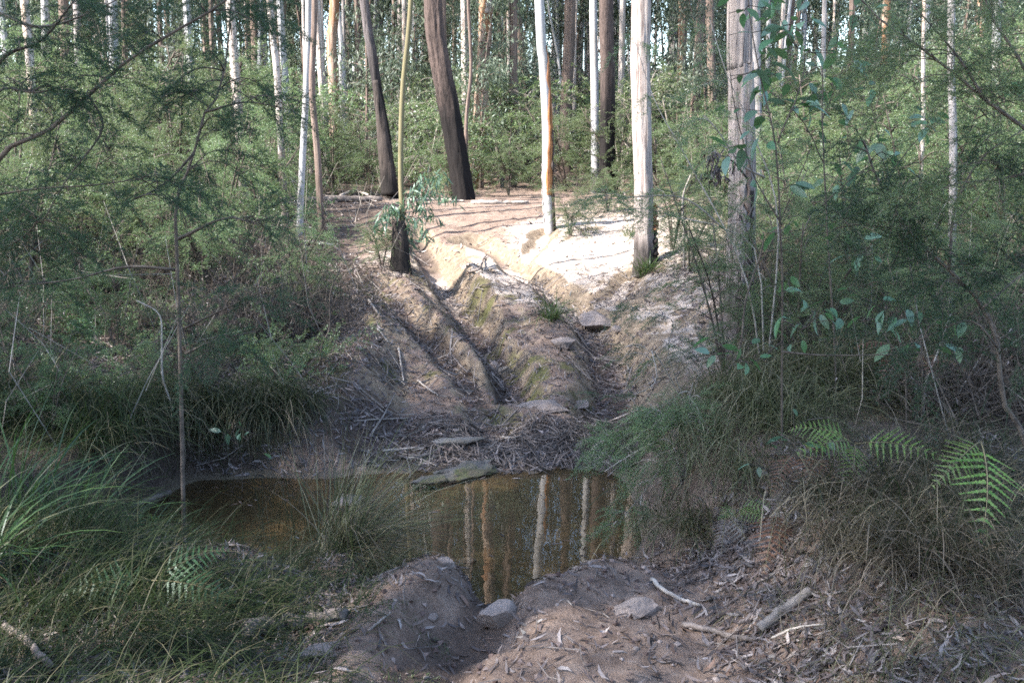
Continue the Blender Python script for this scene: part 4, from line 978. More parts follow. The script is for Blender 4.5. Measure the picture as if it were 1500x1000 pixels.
broad_shrub('tall broad-leaved shrub with a thin dark stem in front of the thick grey trunk', [[(1146, 600), (1148, 440), (1145, 330), (1138, 210), (1118, 120), (1102, 30), (1096, -40)], [(1145, 330), (1100, 250), (1070, 120), (1065, 0)], [(1147, 500), (1100, 530), (1040, 515)], [(1138, 210), (1170, 120), (1185, 30)], [(1147, 470), (1180, 480), (1210, 440)]], 5.7, 31, 110)
broad_shrub('broad-leaved shrub thick with leaves below the sky, rooted behind the tall one', [[(1222, 520), (1208, 300), (1203, 180), (1200, 80), (1165, -20)], [(1203, 180), (1240, 90), (1255, 10)], [(1208, 240), (1170, 170), (1120, 130)], [(1205, 300), (1260, 250), (1310, 225)], [(1200, 80), (1160, 60), (1130, 0)]], 6.6, 32, 130)
broad_shrub('small broad-leaved shrub holding pale leaves above the bright fern', [[(1325, 640), (1322, 540), (1300, 460), (1292, 440)], [(1322, 520), (1370, 470), (1400, 465)], [(1322, 560), (1350, 520), (1345, 490)]], 5.7, 33, 30, .006, tmin=.6)
broad_shrub('broad-leaved shrub with sparse bluish leaves hanging near the slim knotted trunk', [[(1350, 520), (1330, 380), (1300, 260), (1285, 200), (1270, 130)], [(1330, 380), (1280, 370), (1255, 380)], [(1300, 260), (1350, 200), (1420, 160), (1500, 120)]], 6.1, 34, 48, .006, tmin=.5)
broad_shrub('knee-high broad-leaved plant in front of the dark tussock', [[(1160, 760), (1165, 680), (1163, 600)], [(1165, 680), (1140, 690), (1125, 695)], [(1165, 640), (1185, 610)]], 5.2, 35, 14, .004, .8, .3)
broad_shrub('pale-leaved seedling rooted below the overhanging tussock', [[(355, 690), (350, 650), (335, 635)], [(350, 660), (370, 640), (410, 632)]], 7.3, 36, 10, .003, .8, .3)

# ---------------------------------------------------------------- tussocks, sedges and reeds
def tussock(name, label, base, n, L, W, mat, spread=.06, el=(.5, 1.5), droop=(.9, 2.3), bias=None, seg=5, seed=0, cat='tussock', dead=.0, group=None):
    r = np.random.default_rng(600 + seed); O = np.tile(base, (n, 1)) + r.normal(0, 1, (n, 3)) * [spread, spread, .01] - [0, 0, .02]
    az = r.uniform(0, 6.28, n)
    if bias is not None: az = bias[0] + r.normal(0, bias[1], n)
    mb = MB(); blades(mb, O, az, r.uniform(*el, n), L * r.uniform(.45, 1.1, n), W * r.uniform(.6, 1.2, n), r.uniform(*droop, n), seg, r.normal(0, .5))
    root = thing(name, label, cat, base, group)
    obj('blades', mb.mesh('blades', M[mat], False, base), root, kind='stuff')
    if dead:
        k = int(n * dead); mb = MB(); O = O[:k]; blades(mb, O, r.uniform(0, 6.28, k) if bias is None else az[:k], r.uniform(-.1, .9, k), L * r.uniform(.4, .8, k), W * r.uniform(.6, 1.1, k), r.uniform(1.2, 2.4, k), 4)
        obj('dead_blades', mb.mesh('dead_blades', M['drygrass'], False, base), root, kind='stuff')
    return root
tussock('grass_tussock', 'green strappy tussock on the rise between the two deep ruts', hit(806, 468), 110, .55, .011, 'strap', .06, seed=1, dead=.4)
tussock('grass_tussock', 'pale green strappy tussock at the foot of the pale stringy-barked trunk', hit(948, 402), 120, .55, .012, 'strap', .07, el=(.7, 1.5), seed=2, dead=.3)
tussock('grass_tussock', 'small pale tussock on the sand behind the pale stringy-barked trunk', hit(925, 345), 70, .42, .011, 'strap', .06, seed=3)
bw = np.array([*gx(500, 5.85)[:2], .02]); bw[2] = max(.0, bw[2])
root = tussock('reed_clump', 'clump of long fine reeds fanning out over the pool', gx(500, 5.5), 300, .95, .0056, 'sedge_pale', .07, el=(.35, 1.45), droop=(.2, 1.1), bias=(.2, .95), seg=5, seed=4, cat='reeds')
r = np.random.default_rng(77); mb = MB(); bb = np.array(root.location); n = 200
blades(mb, np.tile(bb, (n, 1)) + r.normal(0, .05, (n, 3)) * [1, 1, 0], r.normal(.1, 1.0, n), r.uniform(.2, 1.3, n), r.uniform(.5, 1.0, n), .005, r.uniform(.3, 2.2, n), 6); obj('drooping_blades', mb.mesh('drooping_blades', M['drygrass'], False, bb), root, kind='stuff')
for k, (px, d, lab) in enumerate([(430, 5.3, 'dark tussock on the hummock beside the reeds'), (545, 5.25, 'dark drooping tussock between the reeds and the mound')]):
    tussock('sedge_tussock', lab, gx(px, d), 260, .5, .005, 'sedge', .1, el=(.1, 1.4), droop=(1.2, 2.8), bias=(.0, 1.3), seg=6, seed=90 + k, dead=.3)
tussock('reed_clump', 'sparse upright reeds growing out of the water before the littered bank', gx(440, 6.3) * [1, 1, 0] - [0, 0, .02], 110, .8, .004, 'sedge', .16, el=(1.1, 1.55), droop=(.1, .6), seed=5, cat='reeds')
tussock('reed_clump', 'thin pale upright reed stalks beside the long flat stone', gx(482, 7.0) * [1, 1, 0] - [0, 0, .02], 22, .75, .005, 'drygrass', .12, el=(1.3, 1.55), droop=(.05, .4), seed=6, cat='reeds')
for k, (px, d, lab) in enumerate([(372, 8.05, 'overhanging tussock above the pool, under the bright low bush'), (425, 8.1, 'overhanging tussock nearest the littered bank'), (318, 8.0, 'overhanging tussock just behind the sapling stem'), (250, 7.9, 'dark overhanging tussock in the shaded hollow'), (170, 7.4, 'overhanging tussock at the shaded end of the pool')]):
    tussock('sedge_tussock', lab, gx(px, d) + [0, 0, .05], 420, .75, .0075, 'sedge', .13, el=(.2, 1.5), droop=(1.4, 3.0), bias=(-1.57, 1.25), seg=6, seed=10 + k, dead=.25)
for k, (px, d, n, L, lab) in enumerate([(1130, 7.2, 520, 1.0, 'big shaggy sedge tussock against the thick grey trunk'), (1200, 7.0, 620, 1.1, 'big shaggy sedge tussock with a dark hollow under it'), (1275, 7.2, 520, 1.0, 'shaggy sedge tussock above the bright fern'), (1085, 6.7, 460, .9, 'shaggy sedge tussock spilling down beside the hanging low shrub'), (1350, 7.4, 420, .9, 'sedge tussock behind the small pale-leaved shrub'), (1150, 6.2, 420, .8, 'green sedge tussock behind the red-brown dead fronds'), (1045, 6.2, 260, .6, 'small sedge tussock at the corner of the pool'), (1010, 5.75, 300, .55, 'sedge tussock draped down the pool bank below the hanging shrub'), (1090, 5.7, 300, .6, 'sedge tussock on the pool bank beside the small yellowish fern')]):
    tussock('sedge_tussock', lab, gx(px, d) + [0, 0, .05], n, L, .0065, 'sedge_pale', .15, el=(.3, 1.5), droop=(1.3, 2.9), bias=(-1.9, 1.7), seg=6, seed=20 + k, dead=.3)
for k, (px, d, n, L, lab) in enumerate([(1310, 4.75, 520, .65, 'straw-coloured tussock drooping under the hanging bright frond'), (1390, 5.2, 480, .75, 'straw-coloured tussock beside the curving dark stem'), (1200, 4.9, 260, .45, 'straw-coloured tussock in front of the bright fern'), (1440, 4.5, 380, .6, 'straw-coloured tussock next to the frame edge beneath the dark fronds'), (1330, 4.05, 420, .55, 'straw-coloured tussock low on the bank above the bottom edge'), (1440, 3.85, 420, .55, 'straw-coloured tussock in the bottom corner'), (1255, 4.35, 300, .42, 'small straw-coloured tussock next to the mossy cut-branch bank'), (1390, 4.3, 380, .55, 'straw-coloured tussock between the bottom corner and the hanging frond')]):
    tussock('dry_tussock', lab, gx(px, d) + [0, 0, .03], n, L, .0055, 'drygrass', .12, el=(.2, 1.45), droop=(1.2, 2.8), bias=(-2.0, 1.4), seg=6, seed=30 + k)
    tussock('sedge_tussock', lab.replace('straw-coloured', 'thin greenish').replace('drooping', 'mingling with straw') , gx(px + 25, d + .1) + [0, 0, .03], n // 3, L, .005, 'sedge', .12, el=(.3, 1.5), droop=(1.0, 2.4), seg=6, seed=40 + k)
for k, (px, d, L, lab) in enumerate([(30, 5.6, .95, 'bright strap-leaved tussock tall at the frame edge'), (110, 5.5, .75, 'strap-leaved tussock between the frame edge and the sapling'), (-20, 4.6, .9, 'strap-leaved tussock mostly outside the frame, long blades arching in'), (215, 5.6, .5, 'small strap-leaved tuft next to the sapling stem')]):
    tussock('strap_tussock', lab, gx(px, d), 60, L, .014, 'strap', .08, el=(.6, 1.5), droop=(.5, 1.7), bias=(.5, 1.2), seg=7, seed=50 + k, dead=.2)

for k, (px, d, L, lab) in enumerate([(60, 4.2, .7, 'dark grass tussock nearest the bottom corner'), (170, 4.5, .65, 'dark grass tussock beside the dark low fern'), (90, 5.0, .7, 'dark grass tussock in front of the bright strap leaves'), (345, 4.45, .45, 'dark grass tussock above the weathered log'), (210, 4.0, .55, 'dark grass tussock low under the dark fern')]):
    tussock('grass_tussock', lab, gx(px, d), 330, L, .0055, 'shadegrass', .14, el=(.2, 1.5), droop=(.9, 2.6), bias=(.2, 1.3), seg=6, seed=70 + k, dead=.15)
for k, (px, d, lab) in enumerate([(20, 7.2, 'dark tussock at the frame edge behind the strap leaves'), (90, 7.6, 'dark tussock under the bush of the shaded hollow'), (140, 6.9, 'dark tussock at the very end of the pool')]):
    tussock('sedge_tussock', lab, gx(px, d), 400, .85, .0075, 'shadegrass', .16, el=(.3, 1.5), droop=(1.1, 2.7), seg=6, seed=80 + k, dead=.2)
# grass of the near banks, nobody could count it
def lawn(name, label, n, box, L, W, mat, dens, el=(.2, 1.3), droop=(.8, 2.4), seg=4, seed=0, bias=None):
    r = np.random.default_rng(700 + seed); x = r.uniform(box[0], box[1], n * 3); y = r.uniform(box[2], box[3], n * 3)
    k = r.random(n * 3) < dens(x, y); x, y = x[k][:n], y[k][:n]; n = len(x)
    az = r.uniform(0, 6.28, n) if bias is None else r.normal(bias[0], bias[1], n)
    mb = MB(); blades(mb, np.c_[x, y, H(x, y) - .01], az, r.uniform(*el, n), L * r.uniform(.4, 1.2, n), W * r.uniform(.6, 1.3, n), r.uniform(*droop, n), seg)
    o = obj(name, mb.mesh(name, M[mat])); return tag(o, label, 'grass', None, 'stuff')
lf = lambda x, y: ss(-.6, -1.0, x + .3 * fbm(x * 2, y * 2, 3)) * ss(5.6 - .25 * (x + 1.5), 4.7 - .25 * (x + 1.5), y) * ss(-.75, .2, fbm(x * 2.2 + 5, y * 2.2, 3)) * (H(x, y) > .02)
lawn('grass', 'tangle of fine dark grass over the near bank beside the pool', 8500, (-3.6, -.7, 2.9, 6.1), .46, .0045, 'shadegrass', lf, seed=1, bias=(.3, 1.3))
lawn('dry_grass', 'dead straw mixed into the dark grass of the near bank', 3500, (-3.6, -.7, 2.9, 6.1), .34, .004, 'drygrass', lf, (.0, .9), seed=2, bias=(.3, 1.5))
rf = lambda x, y: ss(.95 - .45 * ss(5.3, 5.9, y), 1.5 - .55 * ss(5.3, 5.9, y), x + .35 * fbm(x * 2, y * 2, 3)) * ss(-.5, .3, fbm(x * 2.5 + 50, y * 2.5, 3)) * .9 * (H(x, y) > .02)
lawn('grass', 'thin grass on the bank round the ferns', 12000, (.5, 4.2, 2.9, 8.5), .30, .0042, 'sedge_pale', rf, seed=3, bias=(-2, 1.5))
lawn('dry_grass', 'straw on the bank round the ferns', 7000, (.5, 4.2, 2.9, 8.5), .30, .0042, 'drygrass', rf, (.0, 1.0), seed=4, bias=(-2, 1.5))
lawn('grass', 'grass over the hump at the shaded end of the pool', 5000, (-5.5, -2.1, 5.6, 8.2), .45, .005, 'shadegrass', lambda x, y: 0 * x + .8 * (H(x, y) > .05), seed=8)
bf = lambda x, y: ss(-1.3, -1.9, x + .2 * fbm(x, y, 2)) * ss(-.3, .4, fbm(x * 1.3, y * 1.3, 3))
lawn('grass', 'patchy grass under the bushes behind the pool', 7000, (-7, -1.2, 7.8, 13), .28, .005, 'sedge', bf, seed=5)
gf = lambda x, y: ss(1.9, 2.8, x - .0 * y + .3 * fbm(x, y, 2)) * ss(-.4, .4, fbm(x * 1.3 + 8, y * 1.3, 3))
lawn('grass', 'patchy grass under the bushes beyond the shaggy tussocks', 8000, (1.8, 8, 7.5, 15), .30, .005, 'strap', gf, seed=6)
mf = lambda x, y: ss(.1, .5, fbm(x * 3, y * 3, 3)) * (ss(-.75, -.6, x) * ss(-.35, -.5, x) * ss(3.2, 3.6, y) * ss(4.4, 4.2, y))
lawn('moss_tuft', 'short green moss and seedlings beside the weathered log', 2500, (-.95, -.3, 3.3, 4.5), .035, .004, 'strap', lambda x, y: ss(0, .4, fbm(x * 4, y * 4, 3)), (.7, 1.5), (.2, 1), 3, seed=7)
# low herbs and seedlings of the shrubs
HERB = []
for k in range(5):
    r = np.random.default_rng(810 + k); fol = MB(); wood = MB(); m = 5; a = r.uniform(0, 6.28, m)
    put_sprays(fol, wood, SPRAYS_MID, np.c_[r.normal(0, .05, (m, 2)), np.zeros(m) - .02], np.c_[np.cos(a) * .7, np.sin(a) * .7, r.uniform(.3, 1.3, m)], r.uniform(.4, .9, m), r)
    HERB.append(joined(fol, wood, M['feather' if k % 2 else 'feather_lit'], M['stem'], 'seedling'))
r = np.random.default_rng(801); n = 900
x = np.r_[r.uniform(-9, -1.6, n // 2), r.uniform(2.2, 9, n // 2)]; y = np.r_[r.uniform(7.9, 20, n // 2), r.uniform(7.5, 20, n // 2)]
k = (np.abs(x - .3) > 1.9 + .2 * (y - 8)); x, y = x[k], y[k]
scatter('undergrowth', 'low green seedlings and herbs under the bushes on both sides of the track', HERB, np.c_[x, y, H(x, y)], r.uniform(.5, 1.2, len(x)), r.uniform(0, 6.28, len(x)), r.integers(0, 5, len(x)), 'undergrowth')

# grey tangles of dead twigs under the bushes
x = np.r_[r.uniform(-7, -2.2, 46), r.uniform(2.3, 7, 46)]; y = np.r_[r.uniform(7.9, 15, 46), r.uniform(6.0, 15, 46)]
k = np.abs(x - .3) > 2.0 + .2 * (y - 8); x, y = x[k], y[k]
scatter('twig_tangle', 'grey tangles of dead twigs under the bushes', [TANGLE], np.c_[x, y, H(x, y)], r.uniform(.3, .7, len(x)), r.uniform(0, 6.28, len(x)), 0 * x, 'twigs')

# ---------------------------------------------------------------- ferns
def frond(L, mat, seed, npin=13, arch=1.1, up=.9, W=.40):
    r = np.random.default_rng(seed); n = 20; e = up - arch * np.linspace(0, 1, n) ** 1.2
    P = np.concatenate([[[0, 0, 0]], np.cumsum(np.c_[np.cos(e), .08 * np.sin(np.linspace(0, 3, n)), np.sin(e)] * L / n, 0)])
    fol = MB(); Vs = []
    t = np.linspace(.22, .99, npin)
    for s in (1, -1):
        O, D = sample_line(P, t); pl = L * W * (1.02 - t) ** .8 * ss(.1, .3, t) * r.uniform(.85, 1.1, npin)
        d = unit(D * .55 + np.array([0, s * 1.0, 0]) + [0, 0, -.10] + r.normal(0, .07, (npin, 3))); nu = np.cross(D, d) * s
        for i in range(npin):
            m = max(4, int(pl[i] / (L * .026))); u = np.linspace(.06, 1, m)
            c = O[i] + d[i] * (u * pl[i])[:, None] + np.array([0, 0, -.25]) * (u ** 2 * pl[i])[:, None] * .5
            sv = unit(np.cross(nu[i], d[i])) * (L * .011 * (1 - .85 * u))[:, None]; lam = np.stack([c[:-1] + sv[:-1], c[1:] + sv[1:], c[1:] - sv[1:], c[:-1] - sv[:-1]], 1); Vs.append(lam)
            for q in (1, -1):
                ld = unit(np.tile(d[i] * .5 + q * unit(np.cross(nu[i], d[i])), (m, 1)) + r.normal(0, .12, (m, 3))); l = L * (.030 * (1 - .75 * u) * (pl[i] / (L * W)) ** .35)
                wv = d[i] * (L * .017)
                Vs.append(np.stack([c, c + ld * l[:, None] * .5 + wv, c + ld * l[:, None], c + ld * l[:, None] * .5 - wv * .6], 1))
    V = np.concatenate(Vs).reshape(-1, 3); fol.add(V, np.arange(len(V)).reshape(-1, 4))
    fol.next_mat(); add_tube(fol, P, np.linspace(.0035, .001, len(P)), 4)
    return fol.mesh('frond', [M[mat], M['olive']])
FR = {}
for mt, L in (('fern', .55), ('fern_dark', .55), ('fern_dead', .5), ('fern_grey', .4)):
    FR[mt] = [frond(L, mt, 5 + k, 11 + k, 1.0 + .4 * k, .9) for k in range(2)]
def fern(label, base, mt, dirs):
    root = thing('fern', label, 'fern', base)
    for k, (az, tilt, sc) in enumerate(dirs): obj('frond', FR[mt][k % 2], root, (0, 0, 0), None, None, ((.75 if 'dead' not in mt and 'grey' not in mt else .2) * math.cos(az), -tilt, az), sc)
    return root
fern('bright yellow-green fern in the middle of the bank', gx(1248, 5.15) + [0, 0, .20], 'fern', [(-2.9, -.25, .85), (-2.2, -.7, .7), (-.5, -.35, .85), (2.5, -.1, .7)])
fern('bright fern hanging its long frond over the straw-coloured tussock', gx(1425, 4.45) + [0, 0, .42], 'fern', [(-2.25, -.95, 1.1), (-2.8, -.6, .75)])
fern('small yellowish fern near the dark tussock', gx(1075, 5.3) + [0, 0, .16], 'fern', [(-.3, -.2, .5), (-.9, -.4, .5), (-2.5, -.3, .42)])
fern('dark low fern hidden in the grass of the near bank', gx(225, 4.35) + [0, 0, .12], 'fern_dark', [(3.0, -.4, .75), (.1, -.5, .8), (.7, -.2, .7), (2.5, -.5, .6)])
fern('red-brown dead fern under the dark tussock', gx(1165, 5.2) + [0, 0, .2], 'fern_dead', [(-1.6, -.9, .8), (-2.4, -.8, .7), (-.8, -.9, .7), (.5, -.4, .6)])
fern('red-brown dead frond lying down the bank towards the cut branch', gx(1140, 4.9) + [0, 0, .10], 'fern_dead', [(-2.1, -.9, .9), (-1.9, -1.0, .8)])
fern('withered grey fern curled above the leaf litter', gx(1062, 5.25) + [0, 0, .2], 'fern_grey', [(-1.2, -1.0, .8), (-2.0, -1.0, .7), (-.4, -.9, .7)])
fern('red-brown dead fern in the shadow behind the tussocks', gx(1320, 6.6) + [0, 0, .35], 'fern_dead', [(-1.6, -.5, 1.0), (-2.4, -.4, .9), (-.8, -.5, .9), (-3, 0, .9)])
# ---------------------------------------------------------------- rocks
def ico(n):
    import bmesh
    bm = bmesh.new(); bmesh.ops.create_icosphere(bm, subdivisions=n, radius=1)
    V = np.array([v.co[:] for v in bm.verts]); F = np.array([[v.index for v in f.verts] for f in bm.faces]); bm.free(); return V, F
ICO = ico(4)
def rock(label, px, py, size, mat, seed, cuts=9, rot=0.0, sink=.3, tilt=(0, 0), name='rock', rough=.08, at=None):
    """size: (across, deep, high) in metres"""
    r = np.random.default_rng(seed); V = ICO[0].copy()
    for k in range(cuts):
        nrm = unit(r.normal(0, 1, 3) * [1, 1, .8]); h = r.uniform(.45, .8); d = V @ nrm - h; m = d > 0; V[m] -= nrm * d[m][:, None] * .97
    V = V / np.abs(V).max(0)
    V = V * (1 + rough * (fbm(V[:, 0] * 2.5 + seed, V[:, 1] * 2.5 + V[:, 2] * 2.1, 4)[:, None] * 1.5 + .5 * fbm(V[:, 0] * 9 + seed, V[:, 1] * 9 - V[:, 2] * 8, 3)[:, None]))
    V = V * np.array(size) / 2; c, s = math.cos(rot), math.sin(rot)
    V = np.c_[V[:, 0], V[:, 1] * math.cos(tilt[0]) - V[:, 2] * math.sin(tilt[0]), V[:, 1] * math.sin(tilt[0]) + V[:, 2] * math.cos(tilt[0])]
    V = np.c_[V[:, 0] * math.cos(tilt[1]) + V[:, 2] * math.sin(tilt[1]), V[:, 1], -V[:, 0] * math.sin(tilt[1]) + V[:, 2] * math.cos(tilt[1])]
    V = np.c_[V[:, 0] * c - V[:, 1] * s, V[:, 0] * s + V[:, 1] * c, V[:, 2]]
    b = (hit(px, py) if at is None else np.array(at)) + [0, 0, size[2] * (.5 - sink)]
    mb = MB(); mb.add(V, ICO[1]); o = obj(name, mb.mesh(name, M[mat], False), None, b); return tag(o, label, 'rock')
rock('pale angular rock sitting in the near rut', 727, 915, (.21, .15, .16), 'rock', 1, 11, .5, .22, (.2, -.35), rough=.02)
rock('flat rock half buried in the near track beside the leaf litter', 938, 893, (.27, .2, .12), 'rock', 2, 8, .2, .55)
rock('pale stone capping the mound by the pool', 652, 826, (.13, .09, .07), 'rock', 3, 9, .1, .4)
rock('smaller stone next to the one capping the mound', 684, 824, (.14, .1, .06), 'rock', 4, 9, .4, .5)
rock('flat wedge of stone below the weathered log', 470, 958, (.2, .12, .06), 'rock', 5, 10, .35, .3, (.1, -.1))
rock('grey stone lodged behind the weathered log', 462, 912, (.17, .13, .1), 'rock_grey', 6, 9, .2, .4)
rock('small grey stone set in the side of the near rut', 634, 908, (.07, .05, .06), 'rock', 7, 9, 1.0, .4)
rock('long flat stone lying in the leaf litter above the pool', 668, 652, (.5, .16, .10), 'rock_grey', 8, 12, .16, .35, (0, -.05))
rock('big mossy slab sloping into the pool', 688, 690, (.62, .26, .15), 'rock_moss', 9, 7, .5, .58, (.05, -.05), rough=.2)
rock('mossy low rock at the water end of the big slab', 640, 708, (.45, .22, .13), 'rock_moss', 10, 7, .4, .5, rough=.13)
rock('pale rounded rock standing in the shallow water', 505, 726, (.28, .18, .16), 'rock', 11, 9, .1, .35, at=pix(505, 724, 7.05) * [1, 1, 0] + [0, 0, -.03])
rock('white-grey rock poking out of the rise between the ruts', 826, 507, (.28, .22, .17), 'rock', 12, 12, .3, .45)
rock('broad pale rock face in the bed of the deep rut', 882, 470, (.55, .5, .22), 'rock', 13, 9, .6, .55, (.3, 0), rough=.05)
rock('small pale rock below the broad rock face in the rut', 905, 487, (.16, .14, .1), 'rock', 14, 9, 0, .3)
rock('grey angular rock where the ruts meet', 742, 548, (.17, .16, .14), 'rock_grey', 15, 10, .3, .3, (.4, .2))
rock('tan rock among the litter where the ruts meet', 722, 542, (.22, .18, .15), 'rock', 16, 9, .9, .4)
rock('flat sandy rock buried in the track above the litter', 798, 592, (.55, .35, .1), 'rock', 17, 8, .1, .78)
rock('second flat buried rock beside the sandy one', 846, 588, (.34, .24, .08), 'rock', 18, 8, .5, .75)
rock('pebble lying on the near track beside the leaf litter', 931, 951, (.03, .025, .02), 'rock', 19, 7, 0, .3, name='pebble')
rock('bluish pebble at the bottom of the near rut', 624, 994, (.03, .03, .02), 'rock_grey', 20, 7, 0, .3, name='pebble')
rock('round pebble on the long flat stone', 667, 634, (.06, .05, .05), 'rock', 21, 6, 0, .3, name='pebble')

# ---------------------------------------------------------------- fallen wood: each log and stick that shows is a thing
def fallen(label, pls, r0, mat, r1=None, lift=0.0, wob=.08, name='stick', cat='stick', ns=8, seed=0, drape=True):
    """pls: picture points along the ground"""
    r = np.random.default_rng(seed + 50); P = np.array([hit(a, b) for a, b in pls]); P = P + [0, 0, r0 * .6 + lift]
    n = max(10, 5 * len(pls)); S = spline(P, n)
    if drape: S[:, 2] = np.maximum(S[:, 2], H(S[:, 0], S[:, 1]) + r0 * .3)
    S = S + .15 * r0 * r.normal(0, 1, S.shape); b = S[0].copy()
    mb = MB(); add_tube(mb, S, np.linspace(r0, r1 or r0 * .5, n), ns, wob, seed); o = obj(name, mb.mesh(name, M[mat], True, b), None, b); return tag(o, label, cat)
fallen('weathered dark log lying at the foot of the near grass bank', [(356, 933), (400, 925), (455, 918), (505, 908)], .042, 'log', .03, .01, .2, 'log', 'log', 14, 1)
fallen('cut grey branch end resting on the mossy bank', [(1112, 934), (1145, 908), (1187, 878)], .023, 'greylog', .021, .03, .06, 'log', 'log', 12, 2, False)
fallen('thin brown branch lying along the edge of the leaf litter', [(1000, 918), (1040, 926), (1080, 937), (1108, 940)], .014, 'log', .012, .005, .08, seed=3)
fallen('pale curved root sticking out of the near litter', [(955, 853), (975, 872), (1003, 884), (1025, 892)], .013, 'palelog', .008, .01, seed=4)
fallen('short dark stick standing up from the near track', [(905, 856), (900, 846), (897, 838)], .006, 'log', .003, .02, seed=5)
fallen('dark stick lying on the ridge below the sunlit steps', [(686, 402), (702, 398), (708, 384), (713, 377)], .016, 'log', .010, .02, seed=6)
fallen('black bent stick bridging the littered rut', [(690, 436), (705, 425), (716, 424), (740, 428)], .010, 'log', .006, .05, seed=7, drape=False)
fallen('grey stick lying on the littered slope near the bushes', [(540, 442), (548, 455), (556, 466)], .014, 'greylog', .011, .02, seed=8)
fallen('second grey stick on the littered slope', [(553, 484), (562, 495), (569, 504)], .010, 'palelog', .007, .01, seed=9)
fallen('pale straight stick lying on the ochre ridge', [(584, 512), (587, 535), (591, 560)], .010, 'palelog', .008, .01, seed=10)
fallen('thin forked twig beside the straight stick', [(592, 516), (610, 524), (630, 532), (655, 530)], .006, 'log', .004, .01, seed=11)
fallen('dark stick at the upper edge of the ridge of moss', [(560, 478), (575, 479), (596, 480)], .009, 'log', .007, .01, seed=12)
fallen('bundle stick lying where the ruts run out', [(665, 530), (680, 545), (700, 560)], .012, 'log', .009, .02, seed=13)
fallen('pale stick lying under the ochre ridge', [(612, 560), (628, 572), (642, 582)], .009, 'palelog', .006, .01, seed=14)
fallen('long pale stick lying in the dark litter by the pool', [(615, 660), (590, 661), (560, 664)], .011, 'palelog', .008, .01, seed=15)
fallen('bent grey stick lying beside the pool above the slab', [(598, 672), (618, 676), (640, 685)], .010, 'greylog', .006, .01, seed=16)
fallen('pale short stick near the shrub over the pool', [(735, 643), (750, 644), (764, 642)], .012, 'palelog', .010, .01, seed=17)
fallen('twig lying across the litter above the pool', [(518, 620), (555, 618), (600, 616)], .008, 'greylog', .005, .01, seed=18)
fallen('grey twig propped at the edge of the near grass', [(362, 888), (385, 893), (420, 899)], .007, 'greylog', .005, .03, seed=19)
fallen('dark twig running from the grass towards the reeds', [(395, 842), (430, 850), (470, 866)], .008, 'log', .005, .03, seed=20)
fallen('thin dark stick pointing up out of the near mound', [(540, 928), (556, 915), (572, 902)], .007, 'greylog', .005, .01, seed=21)
fallen('thin curved twig over the mossy bank', [(1130, 945), (1160, 932), (1190, 928), (1205, 925)], .006, 'palelog', .003, .03, seed=22)
fallen('broad strip of fallen bark lying in the near grass', [(10, 940), (40, 960), (75, 1000)], .020, 'log', .014, .06, .2, seed=23)
fallen('wet branch slanting into the shaded end of the pool', [(190, 750), (215, 742), (248, 728)], .024, 'log', .02, .02, .1, seed=24)
# logs lying along the bench
fallen('long fallen log along the edge of the bench behind the leaning pair', [(350, 298), (430, 297), (500, 296), (560, 295)], .075, 'log', .05, .0, .12, 'log', 'log', 14, 30, False)
fallen('bleached log on the bench behind the dark curved trunk', [(690, 299), (720, 299), (745, 299), (775, 298)], .045, 'palelog', .022, .0, .12, 'log', 'log', 14, 31, False)
fallen('bleached branch lying on the sunlit bench edge', [(600, 296), (640, 294), (680, 297)], .035, 'palelog', .018, .0, .12, 'log', 'log', 10, 32, False)
fallen('pale branch across the bushes below the leaning pair', [(380, 350), (430, 357), (490, 366)], .035, 'palelog', .02, .04, .1, seed=33, name='branch', cat='branch')
fallen('crooked pale branch by the charred trunk', [(500, 292), (520, 285), (540, 292)], .03, 'palelog', .02, .06, .1, seed=34, name='branch', cat='branch')
# standing dead twigs
def stick_up(label, pts, d, r0, mat, seed):
    S = spline(line(pts, d), 16); b = S[0].copy(); mb = MB(); add_tube(mb, S, np.linspace(r0, r0 * .4, 16), 6, .08, seed); tag(obj('dead_branch' if 'twig' in label else 'dead_sapling', mb.mesh('dead_wood', M[mat], True, b), None, b), label, 'dead wood')
stick_up('pale dead stem standing next to the sapling', [(250, 590), (238, 550), (237, 500), (233, 460), (200, 440)], 7.6, .010, 'palelog', 1)
stick_up('dark forked dead stem at the edge of the littered slope', [(468, 550), (472, 505), (483, 480), (484, 430), (500, 390)], 8.9, .012, 'stem', 2)
stick_up('bare white stem before the slim knotted trunk', [(1352, 610), (1356, 560), (1372, 520), (1392, 460)], 6.4, .010, 'palelog', 3)
stick_up('thin horizontal dead twig above the dark tussock', [(1145, 515), (1200, 520), (1270, 520), (1345, 518)], 5.5, .006, 'stem', 4)
stick_up('pale twig slanting down beside the sparse shrub', [(1000, 600), (1030, 575), (1065, 545), (1085, 505), (1092, 440), (1115, 370), (1118, 340)], 6.9, .012, 'stem', 5)
stick_up('bare pale sapling between the two stringy-barked trunks', [(1002, 408), (1002, 340), (1000, 290), (1012, 255)], 12.4, .02, 'palelog', 6)

